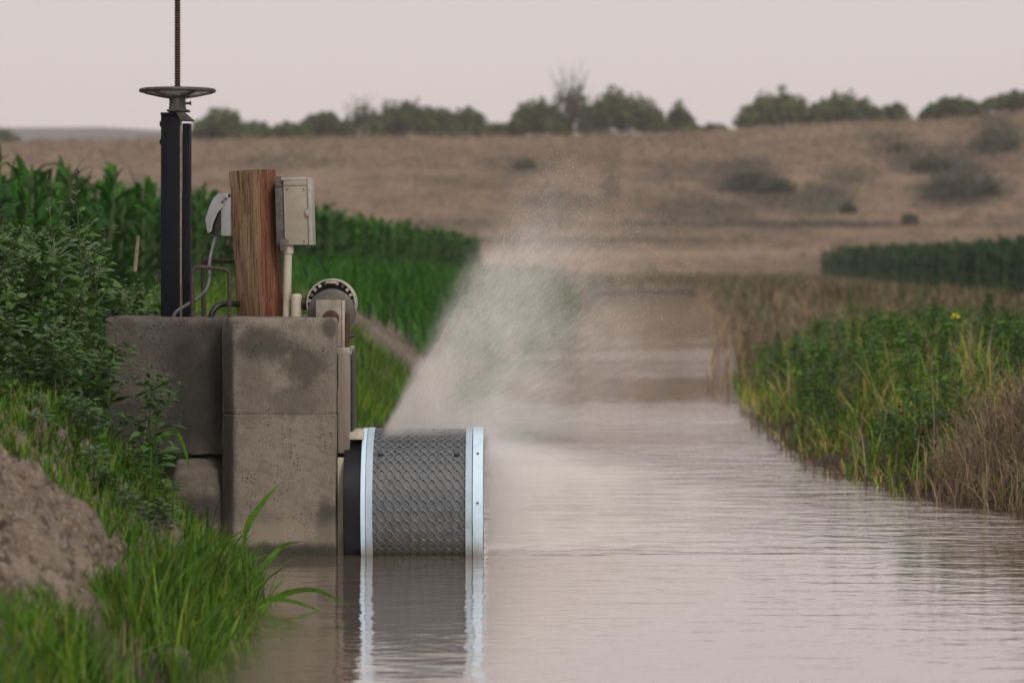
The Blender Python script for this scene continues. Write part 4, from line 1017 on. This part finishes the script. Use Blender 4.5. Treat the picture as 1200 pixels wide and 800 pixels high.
corn_field('corn_far', 9.4, 66, 166, .76, lambda y: 1.80+.12*float(vn(y*.2, 5)), 'corn plant in the edge row of the dark green right field', 'corn plants edging the right field', 4, .9, 1, 200)

# ------------------------------------------------------------------ trees and shrubs on the crest
def crown(name, seed, lobes, quads, mat, parent, size=.22, base=.0):
    r_ = np.random.default_rng(seed); Vs = []
    per = quads//len(lobes)
    for (c_, rr) in lobes:
        d = r_.normal(size=(per, 3)); d /= np.linalg.norm(d, axis=1, keepdims=True)
        rad = r_.random(per)**.55
        bumpy = 1+.28*fbm(d[:, 0]*2.3+seed, d[:, 1]*2.3+d[:, 2]*1.9, 3)
        p = np.array(c_)+d*np.array(rr)*(rad*bumpy)[:, None]
        a = r_.normal(size=(per, 3)); a /= np.linalg.norm(a, axis=1, keepdims=True); b_ = np.cross(a, r_.normal(size=(per, 3))); b_ /= np.linalg.norm(b_, axis=1, keepdims=True)
        s = size*r_.uniform(.5, 1.2, (per, 1))
        Vs.append(np.stack([p-a*s-b_*s*.5, p+a*s-b_*s*.5, p+a*s*.7+b_*s*.6, p-a*s*.7+b_*s*.6], 1))
    V = np.concatenate(Vs).reshape(-1, 3); return np_obj(name, V, np.arange(len(V)).reshape(-1, 4), mat, parent, False)
def tree(px0, px1, pyt, Y, label, seed, quads=2600, name='tree', mat='treeleaf', bare=False, pyb=None):
    cxp = (px0+px1)/2; x = (cxp-HX)/F*Y; z = gz(x, Y); w = (px1-px0)/F*Y; h = max(at(0, pyt, Y).z-z, .8)
    root = thing(name, label, 'tree' if name != 'shrub' else 'shrub', (x, Y, z)); r_ = random.Random(seed)
    tr = MB(); th = h*.45
    tr.tube([(0, 0, -.3), (r_.uniform(-.1, .1), 0, th*.5), (r_.uniform(-.2, .2), 0, th)], [.05*h*.6, .04*h*.5, .02*h], 7)
    lobes = []
    nl = 7 if name == 'shrub' else max(8, int(10*w/h))
    for i in range(nl):
        fx = (i+.5)/nl*2-1; e = math.sqrt(max(.12, 1-fx*fx*.85)); hh = h*r_.uniform(.70, 1.03)*e
        rx_ = w/nl*r_.uniform(1.2, 2.2); lobes.append(((fx*w*.42, r_.uniform(-.25, .25)*w, hh*.62), (rx_, w*.28, hh*.36)))
        lobes.append(((fx*w*.45, r_.uniform(-.25, .25)*w, hh*.32), (rx_*.95, w*.28, hh*.33)))
    for c_, _ in lobes[::2]: tr.tube([(0, 0, th*.45), (c_[0]*.5, c_[1]*.5, (th*.5+c_[2])*.5+.1), (c_[0], c_[1], c_[2])], [.02*h*.6, .014*h*.6, .006*h], 5)
    if bare:
        for i in range(26):
            a = r_.uniform(-.5, .5); b_ = r_.uniform(-.4, .4); L = h*r_.uniform(.6, 1.02)
            tr.tube([(0, 0, h*.2), (a*w*.35, b_*w*.3, L*.6), (a*w*.9, b_*w*.5, L)], [.05, .035, .015], 4)
        quads = 900
    t_ = tr.build('trunk', M['bark'], root)
    if bare: lobes = [((c_[0], c_[1], c_[2]*.8), (q[0]*.7, q[1], q[2])) for c_, q in lobes]
    crown('crown', seed, lobes, quads, M[mat], root, size=.20 if name != 'shrub' else .16)
T = [(228, 290, 123, 'dark rounded tree just right of the gate column on the crest', 0), (284, 314, 138, 'small low bush tree beside the rounded tree right of the gate column', 0),
     (316, 362, 141, 'low broad tree left of the long grove, behind the electrical box', 0), (352, 412, 128, 'mid sized tree at the left end of the long grove', 0), (404, 446, 108, 'thin pale leaved tree standing out in the left of the long grove', 1),
     (438, 512, 110, 'tallest broad tree in the middle of the long grove', 0), (498, 540, 120, 'round tree right of the tallest one in the long grove', 0), (528, 567, 121, 'dense tree at the right end of the long grove', 0),
     (566, 604, 140, 'very low bush tree between the long grove and the bare branched tree', 0), (600, 664, 112, 'round green tree left of the bare branched tree', 0), (646, 696, 70, 'tall bare branched tree rising over its neighbours', 1),
     (682, 778, 96, 'big dense flat topped tree above the middle of the spray', 0), (788, 805, 116, 'thin columnar tree standing alone', 0), (808, 822, 148, 'tiny bush right of the columnar tree', 0), (826, 848, 144, 'small pale bush left of the big right hand tree', 0),
     (866, 962, 95, 'big domed tree on the right part of the crest', 0), (950, 1032, 105, 'broad tree touching the big domed tree on its right', 0), (1030, 1062, 117, 'small slim tree at the right end of the domed pair', 0),
     (1084, 1152, 110, 'rounded tree left of the tree at the right frame edge', 0), (1150, 1250, 104, 'wide dark tree cut by the right frame edge', 0), (-40, 16, 148, 'low tree cut by the left frame edge', 0)]
for i, (a, b_, t_, lab, br) in enumerate(T):
    tree(a-7, b_+7, t_, 268+((i*37) % 9), lab, 300+i, 4600 if b_-a > 55 else 2500, bare=bool(br), name='tree')
S = [(850, 905, 196, 222, 'dark sage bush, left of two on the right hillside'), (888, 930, 200, 226, 'dark sage bush, right of two on the right hillside'), (1070, 1112, 178, 200, 'brown bush high on the right hillside'), (1082, 1150, 196, 232, 'widest dark bush on the right hillside'),
     (1140, 1174, 208, 228, 'dark bush at the right foot of the widest hillside bush'), (1142, 1200, 140, 178, 'green bush in the hollow near the right frame edge'), (1040, 1066, 166, 180, 'small bush under the crest on the right'),
     (604, 626, 188, 198, 'small dark bush on the middle hillside'), (985, 1002, 240, 250, 'lone low bush above the fence line'), (1058, 1074, 250, 262, 'low bush by the fence line at right')]
for i, (a, b_, t_, bt, lab) in enumerate(S):
    # walk down the slope to the depth whose ground shows at bt
    Yb = 200.
    for Yt in np.arange(176, 268, .5):
        x = ((a+b_)/2-HX)/F*Yt
        if HY-(gz(x, Yt)-H)*F/Yt <= bt: Yb = Yt; break
    tree(a, b_, t_, Yb, lab, 500+i, 620, 'shrub', 'shrub')
# field fence across the hill foot
for i in range(0):
    pass

# ------------------------------------------------------------------ spray
O0 = at(428, 548, 12.30); ZTOP = at(0, 507, 12.30).z-O0.z      # spray fans out from under the drum's crown
def spray_mat(name, build):
    m = bpy.data.materials.new(name); m.use_nodes = True; nt = m.node_tree; nt.nodes.clear()
    out = nt.nodes.new('ShaderNodeOutputMaterial'); pv = nt.nodes.new('ShaderNodeVolumePrincipled')
    pv.inputs['Color'].default_value = (.995, .985, .975, 1); pv.inputs['Anisotropy'].default_value = .0
    nt.links.new(build(nt), pv.inputs['Density']); nt.links.new(pv.outputs[0], out.inputs['Volume'])
    m.cycles.volume_step_rate = 1.0; return m
def plume(nt):
    v = coords(nt, 'Object'); s = nt.nodes.new('ShaderNodeSeparateXYZ'); nt.links.new(v, s.inputs[0])
    x, y, z = s.outputs
    # the jets leave all along the drum top: slide the origin along the drum for lower angles
    r = math_(nt, 'SQRT', math_(nt, 'ADD', math_(nt, 'MULTIPLY', x, x), math_(nt, 'MULTIPLY', z, z)))
    ang = math_(nt, 'ARCTAN2', z, x)
    wob = math_(nt, 'MULTIPLY', math_(nt, 'SUBTRACT', noise(nt, v, 8., 7, .72), .5), .30)
    edge = maprange(nt, math_(nt, 'ADD', ang, wob), R(66), R(54), 0, 1)
    body = math_(nt, 'ADD', maprange(nt, ang, R(6), R(58), .0, .70), maprange(nt, ang, R(2), R(24), .0, .30))
    fall = math_(nt, 'ADD', math_(nt, 'POWER', 2.718, math_(nt, 'MULTIPLY', r, -3.0)), math_(nt, 'MULTIPLY', math_(nt, 'POWER', 2.718, math_(nt, 'MULTIPLY', r, -.6)), .36))
    cmb = nt.nodes.new('ShaderNodeCombineXYZ'); nt.links.new(math_(nt, 'MULTIPLY', r, 4.0), cmb.inputs[0]); nt.links.new(math_(nt, 'MULTIPLY', ang, 19.), cmb.inputs[1]); nt.links.new(math_(nt, 'MULTIPLY', y, 2.5), cmb.inputs[2])
    streak = maprange(nt, noise(nt, cmb.outputs[0], 3.2, 8, .8), .36, .66, .55, 1.35)
    cl = maprange(nt, noise(nt, v, 3.2, 9, .78), .34, .66, .25, 1.5)
    yy = maprange(nt, math_(nt, 'ABSOLUTE', y), .28, .05, 0, 1)
    base = maprange(nt, z, ZTOP-.03, ZTOP+.02, 0, 1)
    cap = math_(nt, 'MULTIPLY', maprange(nt, r, 1.55, .75, 0, 1), maprange(nt, x, 1.55, 1.0, 0, 1))
    d = edge
    for q in (body, fall, streak, cl, yy, base, cap): d = math_(nt, 'MULTIPLY', d, q)
    return math_(nt, 'MULTIPLY', d, 11.0)
mb = MB().prism([(.0, ZTOP-.03), (1.56, ZTOP-.03), (1.56, 1.0), (1.1, 1.25), (.5, 1.22), (.0, .2)], -.30, .30)
sp = mb.build('water_spray', spray_mat('rising_spray', plume), None, False); sp.location = O0; kind(sp, 'stuff')
def lowmist(nt):
    v = coords(nt, 'Object'); s = nt.nodes.new('ShaderNodeSeparateXYZ'); nt.links.new(v, s.inputs[0]); x, y, z = s.outputs
    top = math_(nt, 'SUBTRACT', .455, math_(nt, 'MULTIPLY', x, .22))
    a = maprange(nt, math_(nt, 'SUBTRACT', z, top), .06, -.06, 0, 1)
    f = math_(nt, 'POWER', 2.718, math_(nt, 'MULTIPLY', x, -2.1))
    st = maprange(nt, x, -.01, .03, 0, 1)
    cl = maprange(nt, noise(nt, coords(nt, 'Object', (1, 1, 2.2)), 4, 4, .6), .3, .7, .45, 1.2)
    yy = maprange(nt, math_(nt, 'ABSOLUTE', y), .26, .05, 0, 1)
    d = a
    for q in (f, st, cl, yy): d = math_(nt, 'MULTIPLY', d, q)
    return math_(nt, 'MULTIPLY', d, 7.0)
mb = MB().prism([(0, .012), (1.35, .012), (1.35, .24), (.6, .42), (0, .52)], -.27, .27)
sp2 = mb.build('water_mist', spray_mat('low_spray', lowmist), None, False); sp2.location = (dx(568), 12.32, 0); kind(sp2, 'stuff')
# droplets
n = 80000
rr = .12+rng.gamma(2.0, .27, n); al = R(61)-np.abs(rng.normal(0, .33, n)); yy = rng.normal(0, .10, n)*(.5+rr)
x = O0.x+rr*np.cos(al); z = O0.z+rr*np.sin(al)-.08*rr*rr*rng.random(n); y = O0.y+yy
ok = (z > O0.z+ZTOP) & (rr < 1.6); x, y, z, al = x[ok], y[ok], z[ok], al[ok]; n = len(x)
sz = np.clip(rng.gamma(2.0, .00028, n), .00022, .0013)
oct_ = np.array([(1.7, 0, 0), (-1.7, 0, 0), (0, 1, 0), (0, -1, 0), (0, 0, 1), (0, 0, -1)], float)
of = np.array([(0, 2, 4), (2, 1, 4), (1, 3, 4), (3, 0, 4), (2, 0, 5), (1, 2, 5), (3, 1, 5), (0, 3, 5)])
an = al-rng.uniform(0, 1.1, n); ca, sa = np.cos(an)[:, None], np.sin(an)[:, None]
V = oct_[None]*sz[:, None, None]; VX = V[..., 0]*ca-V[..., 2]*sa; VZ = V[..., 0]*sa+V[..., 2]*ca
V = np.stack([VX+x[:, None], V[..., 1]+y[:, None], VZ+z[:, None]], -1).reshape(-1, 3)
Fq = (of[None]+(np.arange(n)*6)[:, None, None]).reshape(-1, 3)
md, nt, b = new_mat('water_drop'); b.inputs['Base Color'].default_value = (.9, .88, .86, 1); b.inputs['Roughness'].default_value = .15; b.inputs['Transmission Weight'].default_value = .35; b.inputs['IOR'].default_value = 1.33
kind(np_obj('spray_droplets', V, Fq, md), 'stuff')

# ------------------------------------------------------------------ haze
mh = bpy.data.materials.new('haze'); mh.use_nodes = True; nt = mh.node_tree; nt.nodes.clear()
out = nt.nodes.new('ShaderNodeOutputMaterial'); pv = nt.nodes.new('ShaderNodeVolumePrincipled')
pv.inputs['Color'].default_value = (.97, .955, .96, 1); pv.inputs['Density'].default_value = .0004; pv.inputs['Anisotropy'].default_value = .0
nt.links.new(pv.outputs[0], out.inputs['Volume'])
hz = MB().box((-1300, -40, -1.7), (1300, 1510, 48)).build('haze', mh, None, False); kind(hz, 'stuff')

# ------------------------------------------------------------------ light, camera
w = bpy.data.worlds.new('World'); sc.world = w; w.use_nodes = True; nt = w.node_tree
bg = nt.nodes['Background']; sky = nt.nodes.new('ShaderNodeTexSky'); sky.sky_type = 'NISHITA'; sky.sun_disc = False
EL, AZ = 42, 150          # overcast sun high, behind the camera to the right
sky.sun_elevation = R(EL); sky.sun_rotation = R(AZ); sky.air_density = 1.; sky.dust_density = 6.
c = mixc(nt, .88, sky.outputs[0], (6.75, 6.0, 5.98))
nt.links.new(c, bg.inputs['Color']); bg.inputs['Strength'].default_value = .1
sl = bpy.data.lights.new('sun', 'SUN'); sl.energy = 1.5; sl.angle = R(16); sl.color = (1, .90, .76)
so = bpy.data.objects.new('sun', sl); COL.objects.link(so)
d = Vector((math.sin(R(AZ))*math.cos(R(EL)), math.cos(R(AZ))*math.cos(R(EL)), math.sin(R(EL))))
so.rotation_euler = d.to_track_quat('Z', 'Y').to_euler()
cam = bpy.data.cameras.new('camera'); co = bpy.data.objects.new('camera', cam); COL.objects.link(co)
co.location = (0, 0, H); co.rotation_euler = (R(90), 0, 0)
cam.sensor_width = 36; cam.sensor_fit = 'HORIZONTAL'; cam.lens = F/1200*36; cam.shift_y = -(400-HY)/1200
cam.clip_start = .1; cam.clip_end = 4000
cam.dof.use_dof = True; cam.dof.focus_distance = 12.1; cam.dof.aperture_fstop = 3.8
sc.camera = co
sc.view_settings.view_transform = 'Standard'; sc.view_settings.look = 'None'; sc.view_settings.exposure = .21; sc.view_settings.gamma = 1
sc.view_settings.use_curve_mapping = False
sc.cycles.use_denoising = True; sc.cycles.volume_bounces = 5; sc.cycles.max_bounces = 8; sc.cycles.volume_max_steps = 160; sc.cycles.volume_step_rate = 1.
sc.cycles.use_adaptive_sampling = True; sc.cycles.adaptive_threshold = .015
